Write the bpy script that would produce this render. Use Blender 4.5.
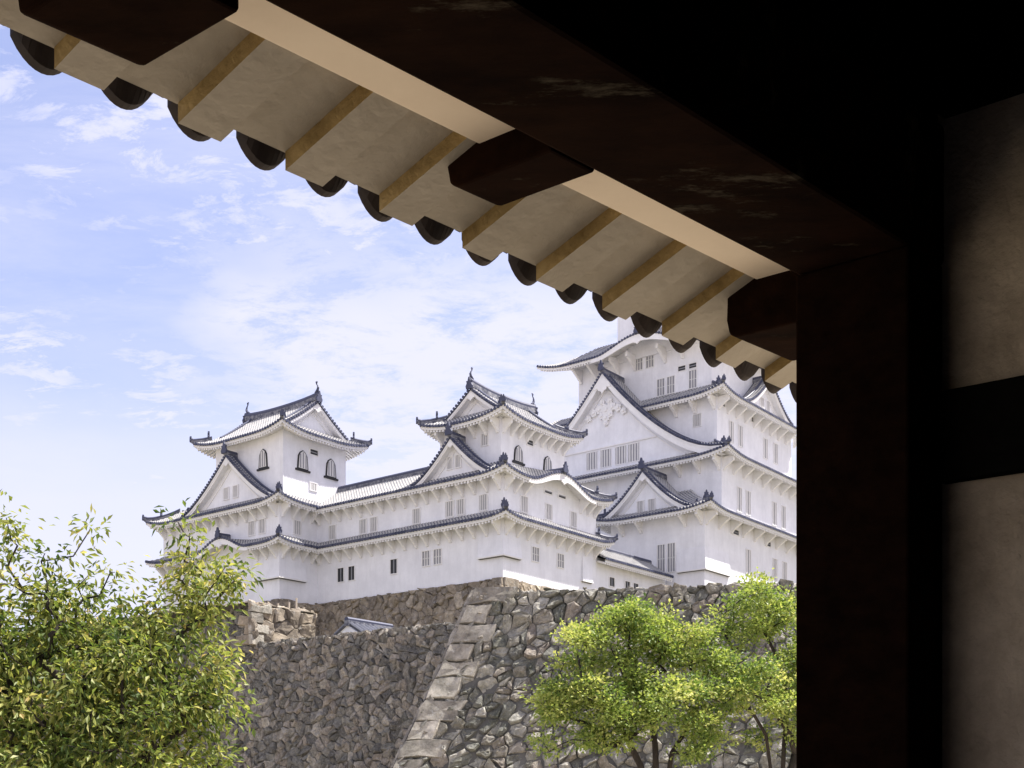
import bpy, math, random
import numpy as np
from mathutils import Vector, Matrix

random.seed(7); RNG = np.random.default_rng(7)
for o in list(bpy.data.objects): bpy.data.objects.remove(o)
S = bpy.context.scene; COL = S.collection
R = math.radians

# ------------------------------------------------------------------ camera, sky, sun, exposure
# eye level is z = 0; the ground in front of the gate lies at GZ
GZ = -1.6
FPX = 1190.0
cam = bpy.data.objects.new('camera', bpy.data.cameras.new('camera')); COL.objects.link(cam)
cam.data.sensor_width = 36; cam.data.lens = 36*FPX/1024
cam.data.shift_y = (790-384)/1024                      # rising-front lens: verticals stay upright
cam.rotation_euler = (R(90), 0, 0); cam.data.clip_start = 0.05; cam.data.clip_end = 6000
S.camera = cam
S.render.resolution_x = 1024; S.render.resolution_y = 768
S.view_settings.view_transform = 'Standard'; S.view_settings.look = 'None'
S.view_settings.gamma = 1; S.view_settings.use_curve_mapping = False
S.view_settings.exposure = 1.29

SUN_EL = R(60.5); SUN_DIR2 = Vector((0.956, 0.293)).normalized()      # horizontal direction towards the sun
sv = Vector((SUN_DIR2.x*math.cos(SUN_EL), SUN_DIR2.y*math.cos(SUN_EL), math.sin(SUN_EL)))
sun = bpy.data.objects.new('sun', bpy.data.lights.new('sun', 'SUN')); COL.objects.link(sun)
sun.data.energy = 4.6; sun.data.angle = R(0.5); sun.data.color = (1.0, 0.95, 0.87)
sun.rotation_euler = sv.to_track_quat('Z', 'Y').to_euler()

W = bpy.data.worlds.new('World'); S.world = W; W.use_nodes = True
nt = W.node_tree; N = nt.nodes; N.clear()
def nd(t, **k):
    n = N.new(t)
    for a, b in k.items(): setattr(n, a, b)
    return n
out = nd('ShaderNodeOutputWorld'); bg = nd('ShaderNodeBackground'); bg.inputs['Strength'].default_value = 0.115
sky = nd('ShaderNodeTexSky', sky_type='NISHITA', sun_disc=False)
sky.sun_elevation = SUN_EL; sky.sun_rotation = math.atan2(SUN_DIR2.x, SUN_DIR2.y)
sky.air_density = 1.0; sky.dust_density = 1.2; sky.ozone_density = 2.0
tc = nd('ShaderNodeTexCoord'); sep = nd('ShaderNodeSeparateXYZ'); nt.links.new(tc.outputs['Generated'], sep.inputs[0])
def math_(op, a, b=None, clamp=False):
    m = nd('ShaderNodeMath', operation=op, use_clamp=clamp)
    for i, x in enumerate((a, b)):
        if x is None: continue
        if isinstance(x, (int, float)): m.inputs[i].default_value = x
        else: nt.links.new(x, m.inputs[i])
    return m.outputs[0]
zz = math_('ADD', math_('MAXIMUM', sep.outputs['Z'], 0.0), 0.12)
cmb = nd('ShaderNodeCombineXYZ')
nt.links.new(math_('DIVIDE', sep.outputs['X'], zz), cmb.inputs[0]); nt.links.new(math_('DIVIDE', sep.outputs['Y'], zz), cmb.inputs[1])
def noise(scale, detail, rough, vec, dist=0.0):
    n = nd('ShaderNodeTexNoise'); n.inputs['Scale'].default_value = scale; n.inputs['Detail'].default_value = detail
    n.inputs['Roughness'].default_value = rough; n.inputs['Distortion'].default_value = dist
    nt.links.new(vec, n.inputs['Vector']); return n.outputs['Fac']
def mapping(vec, loc=(0,0,0), rot=(0,0,0), sc=(1,1,1)):
    m = nd('ShaderNodeMapping'); m.inputs['Location'].default_value = loc; m.inputs['Rotation'].default_value = rot; m.inputs['Scale'].default_value = sc
    nt.links.new(vec, m.inputs['Vector']); return m.outputs[0]
def ramp(fac, stops):
    r = nd('ShaderNodeMapRange', clamp=True, interpolation_type='SMOOTHSTEP'); nt.links.new(fac, r.inputs['Value'])
    r.inputs['From Min'].default_value = stops[0]; r.inputs['From Max'].default_value = stops[1]
    r.inputs['To Min'].default_value = stops[2]; r.inputs['To Max'].default_value = stops[3]; return r.outputs[0]
cv = cmb.outputs[0]
veil = ramp(noise(1.6, 9, 0.68, mapping(cv, (3.1, 1.7, 0), (0,0,0.4), (0.6, 1.6, 1)), 0.4), (0.34, 0.80, 0.16, 0.60))      # thin streaky cirrus
puff = ramp(noise(7.0, 10, 0.74, mapping(cv, (0.4, 2.0, 0), (0,0,0.25), (0.9, 1.2, 1)), 0.25), (0.25, 0.55, 0.0, 1.0))        # little fleecy clouds
mott = math_('MULTIPLY', ramp(noise(11.0, 9, 0.72, mapping(cv, (2.4, 5.0, 0), (0,0,0.35), (0.8, 1.3, 1)), 0.4), (0.40, 0.62, 0.0, 0.92)),
             ramp(noise(1.9, 5, 0.65, mapping(cv, (4.4, 8.0, 0))), (0.34, 0.58, 0.25, 1.0)))                                      # mackerel mottling
east = ramp(math_('ADD', sep.outputs['X'], math_('MULTIPLY', noise(3.0, 4, 0.6, cv), 0.24)), (-0.22, -0.03, 0.0, 1.0))
lid = ramp(math_('ADD', sep.outputs['Z'], math_('MULTIPLY', noise(2.2, 3, 0.5, cv), 0.12)), (0.41, 0.54, 1.0, 0.12))
bank = math_('MULTIPLY', math_('MAXIMUM', east, 0.16), lid)
low = ramp(math_('ADD', sep.outputs['Z'], math_('MULTIPLY', noise(2.0, 5, 0.6, mapping(cv, (9.0, 1.0, 0))), 0.12)), (0.24, 0.50, 0.93, 0.0))                                                                          # whiter towards the horizon
behind = ramp(sep.outputs['Y'], (-0.35, 0.25, 0.85, 0.0))                                                                      # cloud added behind the camera, out of view, to brighten the west walls
c1 = math_('MULTIPLY', puff, bank)
cl = math_('MAXIMUM', math_('MAXIMUM', math_('MAXIMUM', math_('MAXIMUM', veil, mott), c1), low), behind, True)
cl = math_('MULTIPLY', cl, 0.93)
mix = nd('ShaderNodeMix', data_type='RGBA'); nt.links.new(cl, mix.inputs['Factor'])
tint = nd('ShaderNodeMix', data_type='RGBA', blend_type='MULTIPLY'); tint.inputs['Factor'].default_value = 1
nt.links.new(sky.outputs[0], tint.inputs['A']); tint.inputs['B'].default_value = (0.98, 0.81, 0.88, 1)
nt.links.new(tint.outputs['Result'], mix.inputs['A']); mix.inputs['B'].default_value = (3.25, 3.25, 3.95, 1)
nt.links.new(mix.outputs['Result'], bg.inputs['Color']); nt.links.new(bg.outputs[0], out.inputs[0])

# ------------------------------------------------------------------ materials
MATS = {}
class MT:
    """small node builder"""
    def __init__(s, name, rough=0.8, spec=0.3):
        s.m = bpy.data.materials.new(name); s.m.use_nodes = True; s.t = s.m.node_tree
        s.b = s.t.nodes['Principled BSDF']; s.b.inputs['Roughness'].default_value = rough
        s.b.inputs['Specular IOR Level'].default_value = spec; MATS[name] = s.m
    def n(s, t, **k):
        n = s.t.nodes.new(t)
        for a, b in k.items(): setattr(n, a, b)
        return n
    def l(s, a, b): s.t.links.new(a, b)
    def noise(s, scale, detail=5, rough=0.6, sc=(1,1,1), coord='Object'):
        tc = s.n('ShaderNodeTexCoord'); mp = s.n('ShaderNodeMapping'); mp.inputs['Scale'].default_value = sc
        s.l(tc.outputs[coord], mp.inputs[0]); n = s.n('ShaderNodeTexNoise'); n.inputs['Scale'].default_value = scale
        n.inputs['Detail'].default_value = detail; n.inputs['Roughness'].default_value = rough; s.l(mp.outputs[0], n.inputs['Vector']); return n.outputs['Fac']
    def ramp(s, fac, stops):
        r = s.n('ShaderNodeValToRGB'); e = r.color_ramp.elements
        while len(e) < len(stops): e.new(0.5)
        for i, (p, c) in enumerate(stops): e[i].position = p; e[i].color = (*c, 1)
        s.l(fac, r.inputs[0]); return r.outputs[0]
    def mix(s, fac, a, b, mode='MIX'):
        m = s.n('ShaderNodeMix', data_type='RGBA', blend_type=mode)
        for x, k in ((fac, 'Factor'), (a, 'A'), (b, 'B')):
            if isinstance(x, (int, float)): m.inputs[k].default_value = x
            elif isinstance(x, tuple): m.inputs[k].default_value = (*x, 1)
            else: s.l(x, m.inputs[k])
        return m.outputs['Result']
    def col(s, c):
        if isinstance(c, tuple): s.b.inputs['Base Color'].default_value = (*c, 1)
        else: s.l(c, s.b.inputs['Base Color'])
    def bump(s, h, strength=0.4, dist=0.02):
        b = s.n('ShaderNodeBump'); b.inputs['Strength'].default_value = strength; b.inputs['Distance'].default_value = dist
        s.l(h, b.inputs['Height']); s.l(b.outputs[0], s.b.inputs['Normal'])
    def attr(s, name='rnd'):
        a = s.n('ShaderNodeAttribute'); a.attribute_name = name; return a.outputs['Fac']
def plaster(name, c0, c1, scale, bstr=0.15, streak=None):
    m = MT(name, 0.85, 0.2); f = m.noise(scale, 9, 0.7); c = m.ramp(f, [(0.3, c0), (0.65, c1)])
    if streak:
        st = m.noise(streak, 5, 0.7, (1, 1, 0.16)); c = m.mix(m.ramp(st, [(0.45, (0,0,0)), (0.8, (0.45,0.45,0.45))]), c, tuple(x*0.84 for x in c0))
    m.col(c); m.bump(m.noise(scale*6, 4), bstr, 0.02); return m.m
plaster('white_plaster', (0.70, 0.705, 0.755), (0.83, 0.835, 0.885), 0.5, 0.15, 1.6)
plaster('white_trim', (0.72, 0.715, 0.73), (0.82, 0.815, 0.83), 0.8)
plaster('grey_lattice', (0.62, 0.61, 0.62), (0.70, 0.69, 0.69), 1.5)
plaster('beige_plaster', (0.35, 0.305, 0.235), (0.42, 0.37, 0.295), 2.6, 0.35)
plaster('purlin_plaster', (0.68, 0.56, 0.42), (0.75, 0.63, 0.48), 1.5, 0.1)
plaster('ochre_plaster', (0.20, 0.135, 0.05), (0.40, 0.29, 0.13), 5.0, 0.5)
plaster('wall_plaster', (0.36, 0.29, 0.21), (0.70, 0.59, 0.45), 2.6, 0.8, 3.0)
m = MT('dark_tile', 0.55, 0.4); f = m.noise(1.3, 5); m.col(m.mix(m.attr(), m.ramp(f, [(0.3, (0.013,0.018,0.050)), (0.7, (0.040,0.050,0.105))]), (0.08,0.085,0.13))); m.bump(m.noise(9, 3), 0.3)
m = MT('eave_clay', 0.7, 0.3); f = m.noise(7, 6, 0.7); m.col(m.ramp(f, [(0.3, (0.018,0.013,0.012)), (0.7, (0.05,0.036,0.03))]))
m = MT('pan_tile', 0.6, 0.4); f = m.noise(1.1, 6, 0.7); m.col(m.ramp(f, [(0.3, (0.032,0.038,0.062)), (0.7, (0.09,0.098,0.14))])); m.bump(m.noise(7, 3), 0.4)
# round roof tiles: dark clay with a white mortar collar at every joint (UV v = metres along the slope)
m = MT('mortared_tile', 0.65, 0.35); uv = m.n('ShaderNodeUVMap'); sp = m.n('ShaderNodeSeparateXYZ'); m.l(uv.outputs[0], sp.inputs[0])
fr = m.n('ShaderNodeMath', operation='FRACT'); mu = m.n('ShaderNodeMath', operation='MULTIPLY'); m.l(sp.outputs[1], mu.inputs[0]); mu.inputs[1].default_value = 3.1; m.l(mu.outputs[0], fr.inputs[0])
band = m.ramp(fr.outputs[0], [(0.34, (0.08,0.08,0.08)), (0.46, (0.9,0.9,0.9))]); f = m.noise(1.4, 6, 0.7)
m.col(m.mix(band, m.ramp(f, [(0.3, (0.05,0.058,0.09)), (0.7, (0.13,0.138,0.18))]), m.ramp(f, [(0.3, (0.40,0.39,0.37)), (0.7, (0.66,0.64,0.61))])))
m = MT('ridge_mortar', 0.7); f = m.noise(2.5, 6, 0.7); m.col(m.ramp(f, [(0.38, (0.045,0.05,0.08)), (0.68, (0.32,0.325,0.35))]))
m = MT('window_dark', 0.4, 0.4); m.col((0.016, 0.017, 0.02))
m = MT('window_grey', 0.6); m.col((0.27, 0.275, 0.30))
m = MT('black_frame', 0.5); m.col((0.02, 0.02, 0.022))
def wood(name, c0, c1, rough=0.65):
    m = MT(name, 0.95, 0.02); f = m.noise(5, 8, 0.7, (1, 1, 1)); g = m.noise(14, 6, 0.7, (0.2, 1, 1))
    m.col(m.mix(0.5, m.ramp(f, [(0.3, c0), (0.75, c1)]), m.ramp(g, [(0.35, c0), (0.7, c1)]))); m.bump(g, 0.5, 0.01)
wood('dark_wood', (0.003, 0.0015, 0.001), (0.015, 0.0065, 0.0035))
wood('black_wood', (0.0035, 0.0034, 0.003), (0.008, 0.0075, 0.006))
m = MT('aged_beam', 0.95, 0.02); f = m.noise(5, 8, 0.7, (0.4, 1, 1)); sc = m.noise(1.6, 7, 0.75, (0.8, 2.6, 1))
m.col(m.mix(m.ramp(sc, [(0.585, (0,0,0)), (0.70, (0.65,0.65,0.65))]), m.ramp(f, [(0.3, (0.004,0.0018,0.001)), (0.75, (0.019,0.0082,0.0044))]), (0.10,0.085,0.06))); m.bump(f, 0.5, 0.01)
def stone(name, stops, moss=0.0, bscale=3.0):
    m = MT(name, 0.97, 0.04); r = m.attr(); base = m.ramp(r, stops); f = m.noise(bscale, 10, 0.78); g = m.noise(bscale*0.45, 6, 0.7)
    c = m.mix(0.9, base, m.ramp(f, [(0.28, (0.28,0.28,0.29)), (0.5, (0.95,0.94,0.92)), (0.72, (1.75,1.72,1.66))]), 'MULTIPLY')
    c = m.mix(0.6, c, m.ramp(g, [(0.3, (0.6,0.57,0.55)), (0.55, (1.0,1.0,1.0)), (0.75, (1.25,1.25,1.28))]), 'MULTIPLY')
    if moss: c = m.mix(m.ramp(m.noise(bscale*0.22, 6, 0.7), [(0.46, (0,0,0)), (0.66, (moss,moss,moss))]), c, (0.085, 0.10, 0.065))
    sp = m.noise(bscale*2.2, 7, 0.75); c = m.mix(m.ramp(sp, [(0.56, (0,0,0)), (0.68, (0.7,0.7,0.7))]), c, (0.50, 0.50, 0.49))
    m.col(c); m.bump(m.noise(bscale*1.0, 10, 0.8), 0.9, 0.12)
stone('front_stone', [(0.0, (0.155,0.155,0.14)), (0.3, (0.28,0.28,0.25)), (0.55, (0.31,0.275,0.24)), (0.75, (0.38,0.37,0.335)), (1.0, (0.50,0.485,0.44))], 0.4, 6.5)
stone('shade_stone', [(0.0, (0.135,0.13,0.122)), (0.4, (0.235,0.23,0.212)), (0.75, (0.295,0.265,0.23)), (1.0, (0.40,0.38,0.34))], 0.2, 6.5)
stone('castle_stone', [(0.0, (0.19,0.165,0.14)), (0.4, (0.27,0.235,0.19)), (0.75, (0.32,0.27,0.21)), (1.0, (0.42,0.37,0.30))], 0.1, 1.8)
stone('quoin_stone', [(0.0, (0.25,0.235,0.21)), (0.5, (0.40,0.375,0.335)), (1.0, (0.52,0.49,0.43))], 0.3)
m = MT('joint_earth', 1.0, 0.0); f = m.noise(2, 5); m.col(m.ramp(f, [(0.3, (0.07,0.068,0.064)), (0.7, (0.16,0.155,0.145))]))
m = MT('sand_ground', 1.0, 0.1); f = m.noise(0.35, 8, 0.7); m.col(m.ramp(f, [(0.35, (0.36,0.315,0.25)), (0.6, (0.46,0.41,0.33)), (0.8, (0.31,0.29,0.21))])); m.bump(m.noise(30, 4), 0.4, 0.02)
m = MT('stone_floor', 0.9, 0.2); f = m.noise(2.0, 8, 0.7); m.col(m.ramp(f, [(0.35, (0.17,0.15,0.13)), (0.7, (0.28,0.25,0.21))])); m.bump(m.noise(18, 4), 0.4, 0.02)
m = MT('earth_grass', 1.0, 0.1); f = m.noise(0.25, 8, 0.7); m.col(m.ramp(f, [(0.35, (0.06,0.075,0.03)), (0.55, (0.17,0.15,0.10)), (0.75, (0.26,0.23,0.17))]))
def leaf(name, stops, trans):
    m = MT(name, 0.5, 0.35); c = m.ramp(m.attr(), stops); m.col(c)
    tr = m.n('ShaderNodeBsdfTranslucent'); m.l(m.mix(1.0, c, trans, 'MULTIPLY'), tr.inputs['Color'])
    ms = m.n('ShaderNodeMixShader'); ms.inputs[0].default_value = 0.42
    o = m.t.nodes['Material Output']; m.l(m.b.outputs[0], ms.inputs[1]); m.l(tr.outputs[0], ms.inputs[2]); m.l(ms.outputs[0], o.inputs['Surface'])
leaf('cherry_leaf', [(0.0, (0.045,0.08,0.02)), (0.35, (0.14,0.185,0.045)), (0.70, (0.28,0.295,0.085)), (0.97, (0.44,0.40,0.17)), (1.0, (0.44,0.34,0.12))], (1.5, 1.5, 0.9))
leaf('maple_leaf', [(0.0, (0.085,0.145,0.035)), (0.35, (0.22,0.29,0.075)), (0.75, (0.36,0.40,0.12)), (1.0, (0.50,0.50,0.20))], (1.35, 1.35, 0.8))
m = MT('bark', 0.9, 0.2); f = m.noise(9, 7, 0.7, (1,1,0.3)); m.col(m.ramp(f, [(0.3, (0.018,0.015,0.013)), (0.7, (0.06,0.05,0.042))])); m.bump(f, 0.6, 0.02)
m = MT('pale_wood', 0.8); m.col((0.42, 0.37, 0.30))

# ------------------------------------------------------------------ mesh builder and scene helpers
class MB:
    def __init__(s): s.v = []; s.f = []; s.mi = []; s.uv = []; s.rn = []; s.mats = []
    def mat(s, name):
        if name not in s.mats: s.mats.append(name)
        return s.mats.index(name)
    def face(s, idx, mat, uv=None, rn=0.5):
        s.f.append(tuple(idx)); s.mi.append(s.mat(mat)); s.uv.append(uv); s.rn.append(rn)
    def poly(s, pts, mat, uv=None, rn=0.5):
        i = len(s.v); s.v.extend(tuple(p) for p in pts); s.face(range(i, i+len(pts)), mat, uv, rn)
    def hexa(s, p, mat, rn=0.5):
        """eight points: bottom ring 0-3, top ring 4-7"""
        i = len(s.v); s.v.extend(tuple(q) for q in p)
        for q in ((0,3,2,1), (4,5,6,7), (0,1,5,4), (1,2,6,5), (2,3,7,6), (3,0,4,7)): s.face([i+k for k in q], mat, None, rn)
    def box(s, x0, x1, y0, y1, z0, z1, mat, rn=0.5):
        s.hexa([(x0,y0,z0),(x1,y0,z0),(x1,y1,z0),(x0,y1,z0),(x0,y0,z1),(x1,y0,z1),(x1,y1,z1),(x0,y1,z1)], mat, rn)
    def prism(s, outline, fn, t0, t1, mat):
        """outline of (l, z) points extruded between depths t0 and t1, fn(l, t, z) -> point"""
        n = len(outline); i = len(s.v)
        for t in (t0, t1): s.v.extend(tuple(fn(l, t, z)) for l, z in outline)
        s.face(range(i, i+n), mat); s.face(range(i+2*n-1, i+n-1, -1), mat)
        for k in range(n): s.face((i+k, i+n+k, i+n+(k+1) % n, i+(k+1) % n), mat)
    def tube(s, pts, rad, mat, n=6, cap=True, rn=0.5):
        pts = [Vector(p) for p in pts]; base = len(s.v); m_ = len(pts); prev = None
        for i, p in enumerate(pts):
            t = (pts[min(i+1, m_-1)] - pts[max(i-1, 0)])
            if t.length < 1e-9: t = Vector((0,0,1))
            t.normalize()
            if prev is None: a = t.orthogonal().normalized()
            else:
                a = prev - t*prev.dot(t); a = a.normalized() if a.length > 1e-6 else t.orthogonal().normalized()
            prev = a; b = t.cross(a); r = rad[i] if hasattr(rad, '__len__') else rad
            for k in range(n):
                th = 2*math.pi*k/n; s.v.append(tuple(p + a*(r*math.cos(th)) + b*(r*math.sin(th))))
        for i in range(m_-1):
            for k in range(n): s.face((base+i*n+k, base+i*n+(k+1) % n, base+(i+1)*n+(k+1) % n, base+(i+1)*n+k), mat, None, rn)
        if cap: s.face([base+k for k in range(n)][::-1], mat, None, rn); s.face([base+(m_-1)*n+k for k in range(n)], mat, None, rn)
    def sweep(s, pts, prof, mat, end=True):
        """profile (side, up) swept along a polyline, up = z"""
        pts = [Vector(p) for p in pts]; base = len(s.v); n = len(prof); m_ = len(pts)
        for i, p in enumerate(pts):
            t = pts[min(i+1, m_-1)] - pts[max(i-1, 0)]; h = Vector((t.x, t.y, 0))
            h = h.normalized() if h.length > 1e-6 else Vector((1,0,0)); sd = Vector((h.y, -h.x, 0))
            for a, b in prof: s.v.append(tuple(p + sd*a + Vector((0,0,b))))
        for i in range(m_-1):
            for k in range(n): s.face((base+i*n+k, base+i*n+(k+1) % n, base+(i+1)*n+(k+1) % n, base+(i+1)*n+k), mat)
        if end: s.face([base+k for k in range(n)][::-1], mat); s.face([base+(m_-1)*n+k for k in range(n)], mat)
    def build(s, name, parent=None, off=(0,0,0), smooth=False):
        me = bpy.data.meshes.new(name)
        v = np.array(s.v, dtype=float).reshape(-1, 3) - np.array(off)
        me.from_pydata(v.tolist(), [], s.f)
        for mname in s.mats: me.materials.append(MATS[mname])
        me.polygons.foreach_set('material_index', s.mi)
        if smooth: me.polygons.foreach_set('use_smooth', [True]*len(s.f))
        if any(u is not None for u in s.uv):
            L = me.uv_layers.new(name='UVMap'); k = 0; data = []
            for f, u in zip(s.f, s.uv):
                data.extend(u if u is not None else [(0.0, 0.0)]*len(f))
            L.data.foreach_set('uv', [c for q in data for c in q])
        at = me.attributes.new('rnd', 'FLOAT', 'FACE'); at.data.foreach_set('value', s.rn)
        me.update()
        o = bpy.data.objects.new(name, me); COL.objects.link(o)
        if parent: o.parent = parent
        return o
def tag(o, label=None, cat=None, group=None, kind=None):
    for k, x in (('label', label), ('category', cat), ('group', group), ('kind', kind)):
        if x: o[k] = x
    return o
def empty(name, loc, rz=0.0):
    o = bpy.data.objects.new(name, None); COL.objects.link(o); o.location = loc; o.rotation_euler = (0, 0, rz); o.empty_display_size = 0.3; return o

# ------------------------------------------------------------------ castle frame: a runs along the south fronts (right, away), b along the west fronts (left, away)
CU = Vector((0.61904, 0.78536)); CV = Vector((-0.78581, 0.61846)); CC = Vector((-0.764, 101.0)); CROT = math.atan2(CU.y, CU.x)
def cw(a, b, z): p = CC + CU*a + CV*b; return (p.x, p.y, z)
class House:
    """one castle building; parts are written in castle coordinates (a, b, z)"""
    def __init__(s, name, a, b, z, label, cat, group=None):
        s.root = empty(name, cw(a, b, z), CROT); s.off = (a, b, z); tag(s.root, label, cat, group)
    def part(s, mb, name, parent=None, smooth=False):
        o = mb.build(name, None, s.off, smooth); o.parent = parent or s.root; return o
PITCH = 0.36
def side_map(side, x0, x1, y0, y1):
    return {'W': lambda l, d: (x0+d, l), 'E': lambda l, d: (x1-d, l), 'S': lambda l, d: (l, y0+d), 'N': lambda l, d: (l, y1-d)}[side]
def rise(d, k, D): return k*d*(0.78 + 0.22*d/max(D, 0.1))
def eave_roof(H, parent, rect, ze, k, sides, Dref, over, sweep=0.55, Ls=4.5, bumps=(), rafters=True, soff_k=0.3, hipridge=True):
    """tiled eave round a storey. sides: dict side -> (l0, l1, D, hip0, hip1, gd0, gd1); gd = distance at which a gable cuts the hip off (None: pure hip)"""
    x0, x1, y0, y1 = rect
    T = MB(); F = MB(); RG = MB(); hips_done = set(); allz = {}
    for side, (l0, l1, D, h0, h1, gd0, gd1) in sides.items():
        mp = side_map(side, x0, x1, y0, y1)
        bl = [b for b in bumps if b[0] == side]
        def bump(l, bl=bl):
            z = 0
            for (_, c, w, h) in bl:
                r = abs(l-c)/w
                if r < 1: z += h*(0.5+0.5*math.cos(math.pi*r))**0.85
            return z
        def zf(l, d, l0=l0, l1=l1, h0=h0, h1=h1, D=D, bump=bump):
            c = 0
            if h0: c += max(0, 1-(l-l0)/Ls)**2.2
            if h1: c += max(0, 1-(l1-l)/Ls)**2.2
            return ze + rise(d, k, Dref) + sweep*c*max(0, 1-d/Dref) + bump(l)*max(0, 1-0.75*d/max(D, 0.1))
        def ymax(l, l0=l0, l1=l1, D=D, h0=h0, h1=h1, gd0=gd0, gd1=gd1):
            m = D
            if h0 and not (gd0 is not None and l-l0 >= gd0-0.01): m = min(m, l-l0)
            if h1 and not (gd1 is not None and l1-l >= gd1-0.01): m = min(m, l1-l)
            return max(m, 0)
        allz[side] = (mp, zf)
        n = max(1, round((l1-l0)/PITCH)); st = (l1-l0)/n
        rows = max(3, int(D/0.7)+2)
        ls = [l0+st*i for i in range(n+1)]
        def q3(l, d, dz=0.0): a, b = mp(l, d); return (a, b, zf(l, d)+dz)
        for i in range(n):
            la, lb = ls[i], ls[i+1]; ya, yb = ymax(la), ymax(lb); lc = (la+lb)/2; yc = ymax(lc)
            if (gd0 is not None or gd1 is not None) and abs(ya-yb) > st*1.5: ya = yb = min(ya, yb) if yc < max(ya, yb)*0.9 else max(ya, yb)
            for j in range(rows):
                t0, t1 = j/rows, (j+1)/rows
                T.poly([q3(la, ya*t0), q3(lb, yb*t0), q3(lb, yb*t1), q3(la, ya*t1)], 'pan_tile')
            if yc > 0.12:                                          # the round tile over the joint
                r = 0.115; m_ = max(2, int(yc/0.6)+1); b0 = len(T.v); prof = ((-r, 0.0), (-0.62*r, 0.95*r), (0.62*r, 0.95*r), (r, 0.0))
                for j in range(m_+1):
                    d = yc*j/m_
                    for (dl, dz) in prof: a, b = mp(lc+dl, d-0.03*(j == 0)); T.v.append((a, b, zf(lc, d)+dz*1.2))
                for j in range(m_):
                    v0, v1 = yc*j/m_, yc*(j+1)/m_
                    for q in range(3):
                        T.face((b0+j*4+q, b0+j*4+q+1, b0+(j+1)*4+q+1, b0+(j+1)*4+q), 'mortared_tile', [(0, v0+lc*0), (1, v0), (1, v1), (0, v1)], random.random())
                # end disc
                cz = zf(lc, 0)+0.02; rr = 0.148
                ring = [(lc+rr*math.cos(t), cz+rr*math.sin(t)) for t in [2*math.pi*q/7 for q in range(7)]]
                front = [(*mp(l, -0.07), z) for l, z in ring]; back = [(*mp(l, 0.03), z) for l, z in ring]
                i0 = len(T.v); T.v.extend(front+back); rn = random.random()
                T.face(range(i0, i0+7), 'dark_tile', None, rn)
                for q in range(7): T.face((i0+q, i0+7+q, i0+7+(q+1) % 7, i0+(q+1) % 7), 'dark_tile', None, rn)
            # eave edge: dark tile lip, white fascia, plastered soffit
            T.poly([q3(la, -0.03, 0.01), q3(lb, -0.03, 0.01), q3(lb, -0.03, -0.09), q3(la, -0.03, -0.09)], 'ridge_mortar')
            e0 = zf(la, 0); e1 = zf(lb, 0)
            def s3(l, d, z): a, b = mp(l, d); return (a, b, z)
            F.poly([s3(la, -0.03, e0-0.09), s3(lb, -0.03, e1-0.09), s3(lb, 0.07, e1-0.10), s3(la, 0.07, e0-0.10)], 'white_trim')
            F.poly([s3(la, 0.07, e0-0.10), s3(lb, 0.07, e1-0.10), s3(lb, 0.07, e1-0.33), s3(la, 0.07, e0-0.33)], 'white_trim')
            # scalloped lower edge of the fascia under each tile
            F.poly([s3(lc-0.11, 0.035, zf(lc, 0)-0.12), s3(lc+0.11, 0.035, zf(lc, 0)-0.12), s3(lc+0.06, 0.035, zf(lc, 0)-0.24), s3(lc-0.06, 0.035, zf(lc, 0)-0.24)], 'white_trim')
            da = min(over+0.12, ymax(la)); db = min(over+0.12, ymax(lb))
            da2 = (min(over+0.12, max(0.08, l0 is not None and ymax(la)))); db2 = min(over+0.12, max(0.08, ymax(lb)))
            F.poly([s3(la, 0.07, e0-0.33), s3(lb, 0.07, e1-0.33), s3(lb, db2, e1-0.33+soff_k*db2), s3(la, da2, e0-0.33+soff_k*da2)], 'white_plaster')
            if rafters and yc > 0.3:
                dc = min(over+0.1, yc); w = 0.085; z = zf(lc, 0)-0.33
                p = []
                for dz in (-0.17, 0.03):
                    p += [s3(lc-w, 0.13, z+dz), s3(lc+w, 0.13, z+dz), s3(lc+w, dc, z+dz+soff_k*dc), s3(lc-w, dc, z+dz+soff_k*dc)]
                F.hexa(p, 'white_trim')
    roof = H.part(T, 'roof', parent)
    H.part(F, 'eave_soffit', roof)
    # hip ridges
    corners = {('W','S'): (0, 0), ('W','N'): (0, 1), ('E','S'): (1, 0), ('E','N'): (1, 1)}
    if hipridge:
        for (s1, s2), (ix, iy) in corners.items():
            if s1 not in sides or s2 not in sides: continue
            A_ = sides[s1]; hip = A_[3] if iy == 0 else A_[4]; gd = A_[5] if iy == 0 else A_[6]
            if not hip: continue
            Dh = min(A_[2], sides[s2][2]) if gd is None else gd
            mp, zf = allz[s1]; l0, l1 = A_[0], A_[1]
            pts = []
            for j in range(9):
                d = -0.12 + (Dh+0.12)*j/8; l = (l0+d) if iy == 0 else (l1-d); a, b = mp(l, d)
                pts.append((a, b, zf(l, max(d, 0)) + 0.10 + (0.06 if j == 0 else 0)))
            R2 = MB(); ridge_sweep(R2, pts, 0.17, 0.36)
            ro = H.part(R2, 'hip_ridge', roof)
            onigawara(H, ro, pts[0], Vector(pts[0])-Vector(pts[1]), 0.42)
            kk = min(7, max(2, round(1.3/max(0.15, Dh)*8))); p3 = pts[kk]
            onigawara(H, ro, (p3[0], p3[1], p3[2]+0.25), Vector(pts[0])-Vector(pts[1]), 0.55)
    return roof, allz
def ridge_sweep(mb, pts, w, h):
    lo = [(-w, -0.15), (w, -0.15), (w*1.05, h*0.42), (-w*1.05, h*0.42)]
    hi = [(-w*0.85, h*0.42), (w*0.85, h*0.42), (w*0.95, h*0.72), (w*0.45, h), (-w*0.45, h), (-w*0.95, h*0.72)]
    mb.sweep(pts, lo, 'ridge_mortar'); mb.sweep(pts, hi, 'dark_tile')
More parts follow.
